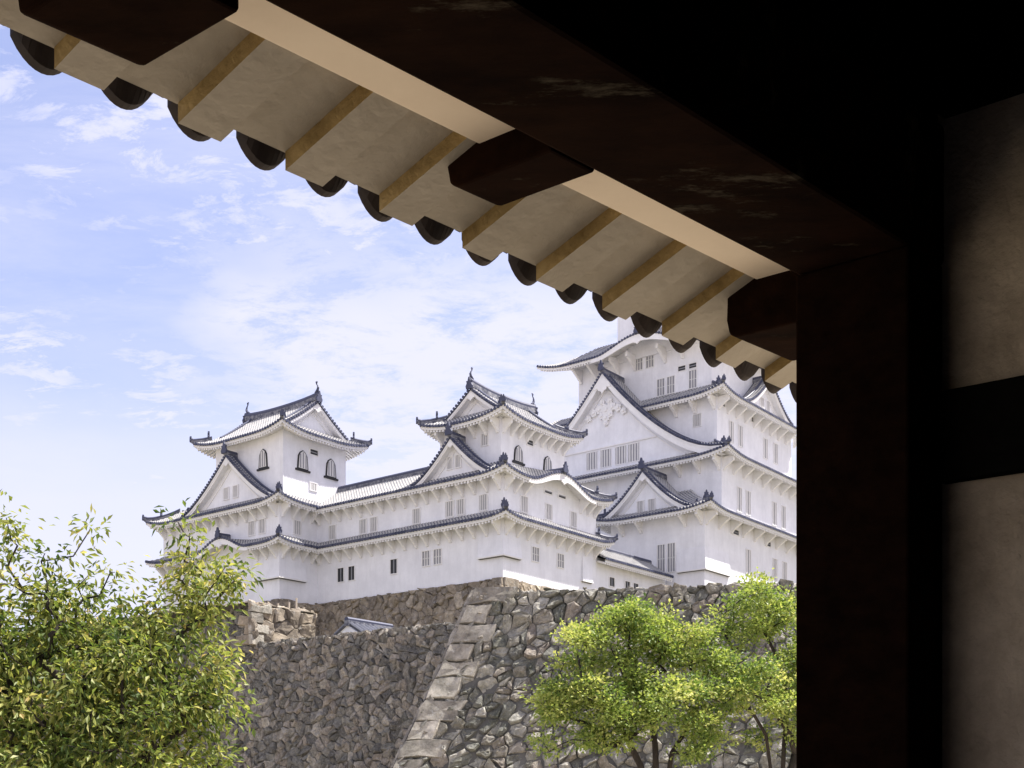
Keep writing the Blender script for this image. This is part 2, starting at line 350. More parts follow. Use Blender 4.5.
def onigawara(H, parent, p, dirv, s, name='ridge_end_tile'):
    d = Vector((dirv.x, dirv.y, 0)).normalized(); sd = Vector((d.y, -d.x, 0)); p = Vector(p)
    ol = [(-0.42,-0.15),(0.42,-0.15),(0.5,0.2),(0.32,0.55),(0.42,0.8),(0.2,0.78),(0.07,1.25),(-0.07,1.25),(-0.2,0.78),(-0.42,0.8),(-0.32,0.55),(-0.5,0.2)]
    mb = MB(); mb.prism([(l*s, z*s) for l, z in ol], lambda l, t, z: p + sd*l + d*t + Vector((0,0,z)), -0.02, 0.16, 'dark_tile')
    return H.part(mb, name, parent)
def shachi(H, parent, p, dirv, s):
    """fish ornament: head down on the ridge, body arching up, tail fan on top; dirv points outwards"""
    d = Vector((dirv.x, dirv.y, 0)).normalized(); sd = Vector((d.y, -d.x, 0)); p = Vector(p); mb = MB()
    path = [(-0.30,0.0,0.17),(0.0,0.12,0.24),(0.22,0.38,0.22),(0.30,0.72,0.16),(0.20,1.05,0.11),(0.02,1.30,0.07)]
    mb.tube([p + d*(x*s) + Vector((0,0,z*s)) for x, z, r in path], [r*s for x, z, r in path], 'dark_tile', 7)
    for ang in (-0.5, 0.05, 0.6):
        ol = [(-0.05,1.22),(0.06,1.2),(0.10+0.30*math.sin(ang),1.68+0.1*math.cos(ang)),(-0.06+0.34*math.sin(ang),1.62)]
        mb.prism([(l*s, z*s) for l, z in ol], lambda l, t, z: p - d*l + sd*t + Vector((0,0,z)), -0.03*s, 0.03*s, 'dark_tile')
    fin = [(0.30,0.35),(0.58,0.60),(0.50,0.78),(0.36,0.62)]
    mb.prism([(l*s, z*s) for l, z in fin], lambda l, t, z: p + d*l + sd*t + Vector((0,0,z)), -0.03*s, 0.03*s, 'dark_tile')
    return H.part(mb, 'fish_ornament', parent)
def main_ridge(H, parent, p0, p1, w=0.2, h=0.62, fish=0.85):
    mb = MB(); n = 10; p0 = Vector(p0); p1 = Vector(p1); pts = []
    for j in range(n+1):
        t = j/n; p = p0.lerp(p1, t); p.z += 0.28*(2*abs(t-0.5))**2.5; pts.append(p)
    ridge_sweep(mb, pts, w, h); r = H.part(mb, 'main_ridge', parent)
    for p, q in ((pts[0], pts[1]), (pts[-1], pts[-2])):
        onigawara(H, r, p + Vector((0,0,-0.25)), p-q, 0.75)
        if fish: shachi(H, r, p + (q-p).normalized()*0.45*fish + Vector((0,0,h)), p-q, fish)
    return r
def gegyo(mb, fn, t0, t1, s, zt):
    ol = [(0,0.2),(0.28,0.05),(0.55,-0.25),(0.95,-0.45),(0.80,-0.62),(0.95,-0.78),(0.66,-0.80),(0.5,-0.70),(0.42,-0.95),(0.2,-1.0),(0.0,-1.28)]
    ol = [(l*s, zt+z*s) for l, z in ol]; ol += [(-l, z) for l, z in ol[::-1]][1:-1]
    mb.prism(ol[::-1], fn, t0, t1, 'white_trim')
def gable_front(H, parent, fn, hw, zc, xf, xw, zbase, board=0.55, pend=0.6, r0=0.0, scroll=False):
    """gable end: fn(l, t, z) with t running inwards; verge tiles at xf, plaster wall at xw; returns the wall part"""
    n = 22; lsr = [-hw + 2*hw*i/n for i in range(n+1)]
    Wm = MB(); ring = [(l, min(zc(l)-0.12, 1e9)) for l in lsr]; ring = [(l, max(z, zbase)) for l, z in ring]
    for i in range(n):
        (la, za), (lb, zb) = ring[i], ring[i+1]
        Wm.poly([fn(la, xw, zbase-0.02), fn(lb, xw, zbase-0.02), fn(lb, xw, zb), fn(la, xw, za)], 'white_plaster')
    # a proud moulding that repeats the outline inside the gable
    for i in range(n):
        la, lb = lsr[i]*0.80, lsr[i+1]*0.80
        za, zb = zc(lsr[i]*0.80)-board-0.45, zc(lsr[i+1]*0.80)-board-0.45
        if min(za, zb) > zbase+0.15:
            Wm.hexa([fn(la, xw-0.07, za-0.16), fn(lb, xw-0.07, zb-0.16), fn(lb, xw+0.02, zb-0.16), fn(la, xw+0.02, za-0.16), fn(la, xw-0.07, za), fn(lb, xw-0.07, zb), fn(lb, xw+0.02, zb), fn(la, xw+0.02, za)], 'white_trim')
    gw = H.part(Wm, 'gable_wall', parent)
    B = MB(); T = MB()
    for i in range(n):
        la, lb = lsr[i], lsr[i+1]; za, zb = zc(la), zc(lb); t0, t1 = xf+0.10, xf+0.24
        B.hexa([fn(la, t0, za-board), fn(lb, t0, zb-board), fn(lb, t1, zb-board), fn(la, t1, za-board), fn(la, t0, za-0.11), fn(lb, t0, zb-0.11), fn(lb, t1, zb-0.11), fn(la, t1, za-0.11)], 'white_trim')
        B.hexa([fn(la, t0-0.05, za-0.34), fn(lb, t0-0.05, zb-0.34), fn(lb, t0, zb-0.34), fn(la, t0, za-0.34), fn(la, t0-0.05, za-0.12), fn(lb, t0-0.05, zb-0.12), fn(lb, t0, zb-0.12), fn(la, t0, za-0.12)], 'white_trim')
        B.poly([fn(la, t1, za-board+0.03), fn(lb, t1, zb-board+0.03), fn(lb, xw, zb-board+0.05), fn(la, xw, za-board+0.05)], 'white_plaster')
        T.hexa([fn(la, xf, za-0.11), fn(lb, xf, zb-0.11), fn(lb, xf+0.5, zb-0.10), fn(la, xf+0.5, za-0.10), fn(la, xf, za+0.02), fn(lb, xf, zb+0.02), fn(lb, xf+0.5, zb+0.02), fn(la, xf+0.5, za+0.02)], 'pan_tile')
    H.part(B, 'bargeboard', gw)
    # verge tiles: short round tiles laid across the verge with their ends to the front
    L = [0.0]; l = 0.0
    while l < hw:
        e = 0.02; sl = abs(zc(l+e)-zc(l))/e; l += PITCH*0.95/math.sqrt(1+sl*sl); L.append(l)
    for l in sorted(set(L+[-x for x in L])):
        if abs(l) > hw: continue
        c = zc(l)+0.08; r = 0.135; k0 = len(T.v); rn = random.random()
        for t in (xf-0.07, xf+0.62):
            for q in range(7): th = 2*math.pi*q/7; T.v.append(tuple(fn(l+r*math.cos(th), t, c+r*math.sin(th))))
        T.face(range(k0, k0+7), 'dark_tile', None, rn)
        for q in range(7): T.face((k0+q, k0+7+q, k0+7+(q+1) % 7, k0+(q+1) % 7), 'mortared_tile' if q in (0, 1, 2) else 'dark_tile', [(0, 0.0), (0, 0.62), (1, 0.62), (1, 0.0)], rn)
    H.part(T, 'verge_tiles', gw)
    RR = MB()
    for sg in (-1, 1):                                             # descending ridge behind the verge
        pts = [fn(sg*hw*(0.03+0.93*j/12), xf+0.95, zc(hw*(0.03+0.93*j/12))+0.08) for j in range(13)]
        ridge_sweep(RR, pts, 0.15, 0.30)
    H.part(RR, 'verge_ridge', gw)
    if pend:
        P = MB(); gegyo(P, fn, xf+0.02, xf+0.12, pend, zc(0)-board*0.8); H.part(P, 'gable_pendant', gw)
        if scroll:
            P = MB()
            for (l, z, r) in ((0,-3.9,0.6),(-0.85,-3.75,0.46),(0.85,-3.75,0.46),(-1.6,-4.0,0.42),(1.6,-4.0,0.42),(-2.3,-4.5,0.36),(2.3,-4.5,0.36),(0,-4.8,0.45),(-0.55,-4.5,0.36),(0.55,-4.5,0.36),(0,-5.4,0.28),(-0.5,-3.1,0.34),(0.5,-3.1,0.34)):
                ol = [(l+r*(1+0.16*math.cos(5*th))*math.cos(th), zc(0)+z+r*(1+0.16*math.cos(5*th))*math.sin(th)) for th in [2*math.pi*i/20 for i in range(20)]]
                P.prism(ol, fn, xw-0.30-0.02*r, xw+0.02, 'white_trim')
                ol = [(l+r*0.42*math.cos(th), zc(0)+z+r*0.42*math.sin(th)) for th in [2*math.pi*i/12 for i in range(12)]]
                P.prism(ol, fn, xw-0.42, xw-0.28, 'white_trim')
            H.part(P, 'carved_scrollwork', gw)
    return gw
def dormer(H, parent, side, front, centre, hw, zap, zfoot, back, p=1.35, wall_in=0.75, board=0.5, pend=0.5, flare=0.12, scroll=False, foot_lift=0.0):
    """triangular gable set on an eave; its ridge runs inwards from `front` to `back`"""
    if side == 'W': fn = lambda l, t, z: Vector((front+t, centre+l, z)); length = back-front
    else: fn = lambda l, t, z: Vector((centre+l, front+t, z)); length = back-front
    Hh = zap-zfoot
    def zc(l):
        r = min(1.0, abs(l)/hw); return zap - Hh*(1-(1-r)**p)*(1.0) + flare*r**4
    RM = MB(); n = 12
    for sg in (-1, 1):
        for i in range(n):
            ra, rb = hw*i/n, hw*(i+1)/n
            q = [fn(sg*ra, 0.3, zc(ra)), fn(sg*rb, 0.3, zc(rb)), fn(sg*rb, length, zc(rb)), fn(sg*ra, length, zc(ra))]
            RM.poly(q if sg < 0 else q[::-1], 'pan_tile')
        k = int((length-0.6)/PITCH)
        for j in range(k):
            t = 0.75+PITCH*j; b0 = len(RM.v); r = 0.115; acc = 0; vs = []; pz = None
            for i in range(n+1):
                l = hw*i/n; z = zc(l)
                if pz: acc += math.hypot(l-pz[0], z-pz[1])
                pz = (l, z); vs.append(acc)
                for dl, dz in ((-r,0),(-0.62*r,1.1*r),(0.62*r,1.1*r),(r,0)): RM.v.append(tuple(fn(sg*l, t+dl, z+dz)))
            for i in range(n):
                for q in range(3): RM.face((b0+i*4+q, b0+i*4+q+1, b0+(i+1)*4+q+1, b0+(i+1)*4+q), 'mortared_tile', [(0,vs[i]),(1,vs[i]),(1,vs[i+1]),(0,vs[i+1])])
    roof = H.part(RM, 'gable_roof', parent)
    gable_front(H, roof, fn, hw, zc, 0.0, wall_in, zfoot-0.1, board, pend, scroll=scroll)
    mb = MB(); pts = [fn(0, -0.1+(length+0.1)*j/6, zap+0.06+(0.12 if j == 0 else 0)) for j in range(7)]
    ridge_sweep(mb, pts, 0.18, 0.5); r = H.part(mb, 'main_ridge', roof)
    onigawara(H, r, Vector(pts[0])+Vector((0,0,0.1)), Vector(pts[0])-Vector(pts[1]), 0.8)
    for sg in (-1, 1):
        q = fn(sg*hw*0.97, 0.95, zc(hw*0.97)+0.2); onigawara(H, r, q, fn(sg, 0, 0)-fn(0, 0, 0), 0.5)
    return roof
def irimoya(H, rect, ze, k, axis, Dg, over, sweep=0.7, fish=0.85, gables=(True, True), board=0.45, pend=0.55):
    """hip-and-gable roof on a rectangle; axis = direction of the ridge ('a' or 'b')"""
    x0, x1, y0, y1 = rect
    if axis == 'a':
        Df = (y1-y0)/2; sides = {'S': (x0, x1, Df, True, True, Dg-0.5, Dg-0.5), 'N': (x0, x1, Df, True, True, Dg-0.5, Dg-0.5), 'W': (y0, y1, Dg, True, True, None, None), 'E': (y0, y1, Dg, True, True, None, None)}
    else:
        Df = (x1-x0)/2; sides = {'W': (y0, y1, Df, True, True, Dg-0.5, Dg-0.5), 'E': (y0, y1, Df, True, True, Dg-0.5, Dg-0.5), 'S': (x0, x1, Dg, True, True, None, None), 'N': (x0, x1, Dg, True, True, None, None)}
    # corner lookup reads the W/E entries, so give the hips their gable distance there
    roof, az = eave_roof(H, None, rect, ze, k, sides, Df, over, sweep)
    def zc(l): return ze + rise(Df-abs(l), k, Df)
    hw = Df-Dg+0.35; zb = ze + rise(Dg, k, Df) - 0.35
    cx_, cy_ = (x0+x1)/2, (y0+y1)/2
    fns = {'a': (lambda l, t, z: Vector((x0+Dg-0.55+t, cy_+l, z)), lambda l, t, z: Vector((x1-Dg+0.55-t, cy_-l, z))),
           'b': (lambda l, t, z: Vector((cx_-l, y0+Dg-0.55+t, z)), lambda l, t, z: Vector((cx_+l, y1-Dg+0.55-t, z)))}[axis]
    for g, fn in zip(gables, fns):
        if g: gable_front(H, roof, fn, hw, zc, 0.0, 0.8, zb, board, pend)
    zr = ze + rise(Df, k, Df) + 0.05
    if axis == 'a': main_ridge(H, roof, (x0+Dg-0.6, cy_, zr), (x1-Dg+0.6, cy_, zr), fish=fish)
    else: main_ridge(H, roof, (cx_, y0+Dg-0.6, zr), (cx_, y1-Dg+0.6, zr), fish=fish)
    return roof
BR = {}
def brackets(H, wallpart, side, plane, ls, z, o=1.0, h=1.15, w=0.11, parent=None):
    """plastered struts carrying an eave: one object each, shared mesh"""
    key = (side, o, h, w)
    if key not in BR:
        mb = MB(); ol = [(0,0),(o,0),(o,-0.50),(0.86*o,-0.56),(0.30,-h-0.10),(0.18,-h-0.32),(0,-h-0.34)]
        fn = (lambda l, t, zz: (-l, t, zz)) if side == 'W' else (lambda l, t, zz: (t, -l, zz))
        mb.prism(ol, fn, -w, w, 'white_trim'); ob = mb.build('eave_bracket'); BR[key] = ob.data; bpy.data.objects.remove(ob)
    for l in ls:
        ob = bpy.data.objects.new('eave_bracket', BR[key]); COL.objects.link(ob); ob.parent = wallpart
        ob.location = Vector(((plane, l, z) if side == 'W' else (l, plane, z))) - Vector(H.off)
def span(a, b, n): return [a+(b-a)*i/(n-1) for i in range(n)]
def window(H, wallpart, side, plane, l, z, w, h, kind='lattice', bars=4):
    fn = (lambda x, t, zz: (plane-t, l+x, z+zz)) if side == 'W' else (lambda x, t, zz: (l+x, plane-t, z+zz))
    hx, hz = w/2, h/2; mb = MB()
    def bx(mb, xa, xb, za, zb, ta, tb, mat): mb.hexa([fn(xa,ta,za), fn(xb,ta,za), fn(xb,tb,za), fn(xa,tb,za), fn(xa,ta,zb), fn(xb,ta,zb), fn(xb,tb,zb), fn(xa,tb,zb)], mat)
    if kind == 'kato':
        def arch(s):
            pts = [(-hx*1.1*s,-hz), (hx*1.1*s,-hz), (hx*s*0.98,0.0), (hx*0.9*s,hz*0.5*s), (hx*0.55*s,hz*0.88*s), (0.0,hz*1.12*s), (-hx*0.55*s,hz*0.88*s), (-hx*0.9*s,hz*0.5*s), (-hx*s*0.98,0.0)]
            return pts
        mb.prism(arch(1.0), lambda x, t, zz: fn(x, t, zz), -0.02, 0.10, 'black_frame'); bx(mb, -hx*1.45, hx*1.45, -hz-0.18, -hz-0.003, -0.02, 0.16, 'black_frame')
        wo = H.part(mb, 'arched_window', wallpart); p = MB(); p.prism([(x*0.80, zz*0.9) for x, zz in arch(1.0)], lambda x, t, zz: fn(x, t, zz), 0.09, 0.13, 'grey_lattice')
        H.part(p, 'shutter', wo); p = MB()
        for i in range(3): x = -hx*0.55+hx*0.55*i; bx(p, x-0.05, x+0.05, -hz*0.85, hz*(0.62+0.25*(i == 1)), 0.125, 0.17, 'window_grey')
        H.part(p, 'lattice', wo); return
    fr = 0.07
    for q in ((-hx-fr, hx+fr, hz, hz+fr), (-hx-fr, hx+fr, -hz-fr, -hz), (-hx-fr, -hx, -hz, hz), (hx, hx+fr, -hz, hz)): bx(mb, *q, -0.02, 0.09, 'white_trim')
    wo = H.part(mb, 'window', wallpart)
    p = MB(); bx(p, -hx, hx, -hz, hz, -0.02, 0.012, 'window_dark' if kind in ('open', 'slot') else 'window_grey'); H.part(p, 'window_opening', wo)
    p = MB()
    if kind == 'lattice':
        for i in range(bars): x = -hx+w*(i+0.5)/bars; bx(p, x-w*0.24/bars, x+w*0.24/bars, -hz, hz, 0.0, 0.075, 'grey_lattice')
    elif kind == 'open': bx(p, -0.05, 0.05, -hz, hz, 0.0, 0.05, 'window_grey')
    elif kind == 'half':
        for i in range(2): x = -hx*0.34+hx*0.68*i; bx(p, x-0.06, x+0.06, -hz, hz, 0.0, 0.06, 'grey_lattice')
        bx(p, -hx, hx, -0.03, 0.03, 0.0, 0.05, 'grey_lattice')
    elif kind == 'slot': bx(p, -hx, hx, -0.04, 0.04, 0.0, 0.05, 'window_grey')
    H.part(p, 'lattice', wo)
def wall_box(H, rects, name='wall'):
    mb = MB()
    for r in rects: mb.box(*r, 'white_plaster')
    return H.part(mb, name)
def stone_drop(H, wallpart, a0, a1, b0, b1, z0, z1, out=0.45):
    """corner or face bay flaring outwards, open at the bottom for dropping stones; the west and south sides flare"""
    mb = MB()
    mb.hexa([(a0-out, b0-out, z0), (a1, b0-out, z0), (a1, b1, z0), (a0-out, b1, z0), (a0-0.02, b0-0.02, z1), (a1, b0-0.02, z1), (a1, b1, z1), (a0-0.02, b1, z1)], 'white_plaster')
    mb.box(a0-out-0.06, a1+0.04, b0-out-0.06, b1+0.04, z0-0.10, z0+0.04, 'white_trim')
    mb.box(a0-out+0.08, a1-0.05, b0-out+0.08, b1-0.05, z0-0.14, z0-0.095, 'window_dark')
    return H.part(mb, 'stone_drop_bay', wallpart)
#@@CASTLE
def kara_board(H, roof, az, side, c, w, board=0.6, wall_plane=None, wall_z=None, over=1.2):
    """cusped gable front: thick curved bargeboard under a swelling eave, with the plastered field behind it"""
    mp, zf = az[side]; n = 26; B = MB(); ls = [c-w*1.08+2.16*w*i/n for i in range(n+1)]
    def p(l, d, z): a, b = mp(l, d); return (a, b, z)
    for i in range(n):
        la, lb = ls[i], ls[i+1]; za, zb = zf(la, 0), zf(lb, 0)
        fa = board*(0.55+0.45*max(0, 1-abs(la-c)/w)); fb = board*(0.55+0.45*max(0, 1-abs(lb-c)/w))
        B.hexa([p(la, 0.0, za-fa-0.12), p(lb, 0.0, zb-fb-0.12), p(lb, 0.13, zb-fb-0.12), p(la, 0.13, za-fa-0.12), p(la, 0.0, za-0.10), p(lb, 0.0, zb-0.10), p(lb, 0.13, zb-0.10), p(la, 0.13, za-0.10)], 'white_trim')
    bo = H.part(B, 'bargeboard', roof)
    P = MB(); fn = lambda l, t, z: p(c+l, t, z); gegyo(P, fn, -0.06, 0.06, 0.42, zf(c, 0)-board*0.85); H.part(P, 'gable_pendant', bo)
    F = MB(); ol = [(l, zf(l, 0)-0.2+0.3*over) for l in ls]
    for i in range(n):
        (la, za), (lb, zb) = ol[i], ol[i+1]
        F.hexa([p(la, over-0.03, wall_z), p(lb, over-0.03, wall_z), p(lb, over+0.3, wall_z), p(la, over+0.3, wall_z), p(la, over-0.03, za), p(lb, over-0.03, zb), p(lb, over+0.3, zb), p(la, over+0.3, za)], 'white_plaster')
    H.part(F, 'gable_wall', roof)
    # a short ridge running back from the crown of the swelling
    mb = MB(); pts = [Vector(p(c, -0.1+j*0.5, zf(c, 0)+0.12+0.02*j)) for j in range(6)]; ridge_sweep(mb, pts, 0.16, 0.38)
    r = H.part(mb, 'main_ridge', roof); onigawara(H, r, pts[0], pts[0]-pts[1], 0.7)

# ================================================================== small keep at the centre
K = House('small_keep', 0, 0, 18, 'white small keep in the middle with a curved bell-shaped gable on its sunny side', 'castle tower', 'white towers of the castle')
w1 = wall_box(K, [(0, 14.0, 0, 9.0, 18, 27.3)])
w3 = wall_box(K, [(1.2, 10.6, 1.2, 8.2, 27.0, 32.4)], 'upper_wall')
r1, az = eave_roof(K, None, (-1.25, 15.25, -1.32, 10.25), 23.05, 0.62, {'W': (-1.32, 9.0, 1.27, True, False, None, None), 'S': (-1.25, 15.25, 1.34, True, True, None, None), 'E': (-1.25, 9.0, 1.27, True, False, None, None)}, 1.4, 1.25, 0.4, 3.0)
r2, az = eave_roof(K, None, (-1.2, 15.2, -1.2, 10.2), 26.85, 0.62, {'W': (-1.2, 9.0, 2.42, True, False, None, None), 'S': (-1.2, 15.2, 2.42, True, True, None, None), 'E': (-1.2, 9.0, 2.42, True, False, None, None)}, 2.6, 1.2, 0.5, 3.5, bumps=[('S', 7.2, 4.7, 1.35)])
kara_board(K, r2, az, 'S', 7.2, 4.7, 0.6, None, 26.6, 1.2)
m_ = MB(); m_.box(10.6, 15.0, 1.22, 8.0, 26.9, 28.35, 'pan_tile'); K.part(m_, 'roof')
dormer(K, r2, 'W', -0.75, 5.35, 4.7, 30.75, 27.05, 1.4, 1.32, 0.75, 0.5, 0.42)
gw = wall_box(K, [(-0.02, 1.2, 2.2, 8.5, 26.9, 27.2)], 'gable_base')
for b in (5.95, 5.0): window(K, w1, 'W', -0.02, b, 28.75, 0.62, 1.05)
irimoya(K, (-0.1, 11.9, -0.1, 9.5), 32.1, 0.68, 'a', 1.9, 1.35, 0.65, 0.6)
for b, k_ in ((5.97, 'lattice'), (4.68, 'lattice'), (2.11, 'lattice')): window(K, w1, 'W', 0, b, 24.72, 0.88, 1.3, k_)
for b in (8.79, 7.41): window(K, w1, 'W', 0, b, 20.7, 0.86, 1.3, 'half')
window(K, w3, 'W', 1.2, 2.97, 30.55, 0.8, 1.0)
for a in (2.88, 6.49, 10.26): window(K, w1, 'S', 0, a, 24.78, 0.95, 1.35)
for a in (4.53, 8.27): window(K, w1, 'S', 0, a, 20.7, 0.95, 1.2, 'half')
for a in (6.4, 8.5): window(K, w1, 'S', 0, a, 26.6, 1.1, 0.4, 'slot')
for a in (3.6, 7.9): window(K, w3, 'S', 1.2, a, 29.5, 1.15, 1.4, 'kato')
window(K, w3, 'S', 1.2, 5.3, 30.9, 0.9, 0.45, 'slot')
stone_drop(K, w1, 0, 2.3, 0, 2.6, 19.95, 22.0, 0.28)
stone_drop(K, w1, 11.8, 13.2, 0, 1.0, 19.4, 22.0, 0.22)
brackets(K, w1, 'W', 0, span(0.35, 8.6, 7), 23.0, 1.0, 0.95)
brackets(K, w1, 'S', 0, span(0.35, 13.7, 10), 23.0, 1.0, 0.95)
brackets(K, w1, 'W', 0, span(0.3, 8.6, 7), 26.8, 1.0, 0.95)
brackets(K, w1, 'S', 0, [0.3, 1.6, 2.9, 11.4, 12.6, 13.7], 26.8, 1.0, 0.95)
brackets(K, w3, 'W', 1.2, span(1.5, 7.9, 6), 32.1, 1.0, 0.9)
brackets(K, w3, 'S', 1.2, span(1.5, 10.3, 9), 32.1, 1.0, 0.9)

# ================================================================== connecting gallery between the two small keeps
K = House('connecting_gallery', 0, 9.0, 18, 'long two-storey white gallery under a tiled ridge, joining the corner keep to the small keep', 'castle gallery')
w1 = wall_box(K, [(0, 6.0, 9.003, 24.0, 18, 27.0)])
eave_roof(K, None, (-1.25, 7.25, 9.0, 23.0), 23.05, 0.62, {'W': (9.0, 22.9, 1.27, False, False, None, None)}, 1.4, 1.25, 0)
r2, az = eave_roof(K, None, (-1.2, 7.2, 9.0, 24.2), 26.85, 0.62, {'W': (9.0, 24.0, 4.2, False, False, None, None)}, 4.2, 1.2, 0)
eave_roof(K, None, (-1.2, 7.2, 9.0, 24.2), 26.85, 0.62, {'E': (9.0, 24.0, 4.2, False, False, None, None)}, 4.2, 1.2, 0)
mb = MB(); ridge_sweep(mb, [(3.0, 7.4+i*(24.2-7.4)/8, 29.45+0.02) for i in range(9)], 0.2, 0.5); K.part(mb, 'main_ridge', r2)
for b in (20.85, 16.73, 15.31, 9.94): window(K, w1, 'W', 0, b, 24.65, 0.88, 1.3)
for b in (19.73, 18.27, 12.76): window(K, w1, 'W', 0, b, 20.45, 0.82, 1.3, 'open')
brackets(K, w1, 'W', 0, span(9.9, 22.6, 10), 23.0, 1.0, 0.95)
brackets(K, w1, 'W', 0, span(9.9, 22.6, 10), 26.8, 1.0, 0.95)

# ================================================================== corner keep on the left
K = House('corner_keep', -4.76, 23, 18, 'white corner keep on the left with arched black-framed windows in its top storey', 'castle tower', 'white towers of the castle')
w1 = wall_box(K, [(-4.76, 6.0, 23.0, 41.0, 17.8, 27.5)])
w3 = wall_box(K, [(-4.15, 3.95, 23.2, 33.2, 27.0, 34.2)], 'upper_wall')
r1, az = eave_roof(K, None, (-6.05, 7.3, 21.71, 42.3), 23.1, 0.62, {'W': (21.71, 42.3, 1.31, True, True, None, None), 'S': (-6.05, 0.0, 1.31, True, False, None, None)}, 1.45, 1.29, 0.4, 3.0, bumps=[('W', 30.3, 3.9, 1.25)])
kara_board(K, r1, az, 'W', 30.3, 3.9, 0.55, None, 22.8, 1.29)
r2, az = eave_roof(K, None, (-6.0, 7.2, 21.76, 42.3), 27.0, 0.66, {'W': (21.76, 42.3, 2.45, True, True, None, None), 'S': (-6.0, 2.5, 2.45, True, False, None, None), 'N': (-6.0, 7.2, 6.0, True, False, None, None)}, 2.6, 1.24, 0.6, 4.0)
m_ = MB(); m_.hexa([(-3.6, 34.3, 28.0), (4.3, 34.3, 28.0), (4.3, 41.5, 27.2), (-3.6, 41.5, 27.2), (-3.6, 34.3, 29.0), (4.3, 34.3, 29.0), (4.3, 41.5, 27.4), (-3.6, 41.5, 27.4)], 'pan_tile'); K.part(m_, 'roof')
dormer(K, r2, 'W', -5.5, 30.0, 7.1, 32.4, 27.25, -3.3, 1.32, 0.75, 0.55, 0.5)
gw = wall_box(K, [(-4.78, -3.5, 25.5, 35.0, 27.0, 27.4)], 'gable_base')
for b in (30.75, 29.35): window(K, w1, 'W', -4.78, b, 28.95, 0.7, 1.1)
irimoya(K, (-5.4, 5.9, 21.9, 35.2), 33.85, 0.68, 'b', 1.8, 2.0, 0.65, 0.65)
window(K, w3, 'W', -4.15, 26.0, 31.65, 1.15, 1.75, 'kato'); window(K, w3, 'W', -4.15, 30.9, 31.8, 1.15, 1.75, 'kato')
for a in (-1.75, 1.9): window(K, w3, 'S', 23.2, a, 31.55, 1.25, 1.75, 'kato')
window(K, w3, 'S', 23.2, -0.3, 32.65, 1.0, 0.5, 'slot'); window(K, w3, 'S', 23.2, -0.35, 29.3, 0.9, 0.7)
for b in (26.96, 25.42): window(K, w1, 'W', -4.76, b, 25.05, 0.9, 1.3)
window(K, w1, 'S', 23.0, -2.6, 24.95, 0.95, 1.3)
for b in (35.42, 32.0): window(K, w1, 'W', -4.76, b, 20.9, 0.8, 1.4, 'open')
stone_drop(K, w1, -4.76, -1.6, 23.0, 26.7, 19.95, 22.1, 0.3)
brackets(K, w1, 'W', -4.76, [23.4, 24.7, 26.0, 35.0, 36.5, 38.0, 39.5, 40.8], 23.05, 1.0, 0.95)
brackets(K, w1, 'S', 23.0, [-4.4, -3.2, -2.0, -0.8], 23.05, 1.0, 0.95)
brackets(K, w1, 'W', -4.76, span(23.4, 40.6, 13), 26.95, 1.0, 0.95)
brackets(K, w1, 'S', 23.0, [-4.4, -3.2, -2.0, -0.8], 26.95, 1.0, 0.95)

# ================================================================== low roofed wall between the small keep and the main keep
K = House('low_gallery', 14.0, 0.2, 18, 'low white gallery with a narrow tiled roof at the foot of the main keep', 'castle gallery')
w1 = wall_box(K, [(14.003, 27.0, 0.2, 3.4, 17.5, 22.0)])
r1, az = eave_roof(K, None, (14.2, 27.0, -0.95, 4.55), 21.7, 0.6, {'S': (14.2, 26.6, 2.75, False, False, None, None)}, 2.75, 1.15, 0)
eave_roof(K, None, (14.2, 27.0, -0.95, 4.55), 21.7, 0.6, {'N': (14.2, 26.6, 2.75, False, False, None, None)}, 2.75, 1.15, 0)
mb = MB(); ridge_sweep(mb, [(14.2+i*3.1, 1.8, 23.3) for i in range(5)], 0.18, 0.42); K.part(mb, 'main_ridge', r1)
for a, z_ in ((16.95, 20.0), (19.71, 20.0), (21.23, 20.0)): window(K, w1, 'S', 0.2, a, z_, 0.85, 0.85, 'open')

# ================================================================== main keep
K = House('main_keep', 27.4, -4.1, 19.5, 'tallest white castle keep, with a huge carved triangular gable', 'castle keep', 'white towers of the castle')
w1 = wall_box(K, [(27.4, 53.0, -4.1, 7.2, 17.5, 29.0), (31.0, 53.0, 7.2, 23.0, 17.5, 29.0)])
w2 = wall_box(K, [(31.0, 52.0, -4.1, 23.0, 29.003, 35.4)], 'middle_wall')
w3 = wall_box(K, [(33.0, 51.0, -2.46, 20.5, 35.2, 42.6)], 'third_storey_wall')
w4 = wall_box(K, [(34.0, 49.5, -1.3, 16.0, 42.3, 49.8)], 'fourth_storey_wall')
w5 = wall_box(K, [(36.5, 47.0, 1.8, 12.3, 49.6, 57.6)], 'top_wall')
# first eave: south front and the projecting bay on the west
r1, az = eave_roof(K, None, (25.8, 54.6, -5.7, 8.8), 28.25, 0.62, {'W': (-5.7, 8.8, 5.2, True, True, None, None), 'S': (25.8, 54.6, 1.62, True, True, None, None), 'N': (25.8, 31.2, 1.62, True, False, None, None)}, 5.2, 1.6, 0.55, 4.5)
dormer(K, r1, 'W', 26.3, 2.6, 6.0, 33.1, 28.5, 31.2, 1.5, 0.85, 0.6, 0.55)
wall_box(K, [(27.3, 31.0, -2.6, 7.0, 28.6, 29.0)], 'gable_base')
for b in (3.3, 1.95): window(K, w1, 'W', 27.13, b, 29.55, 0.75, 1.25)
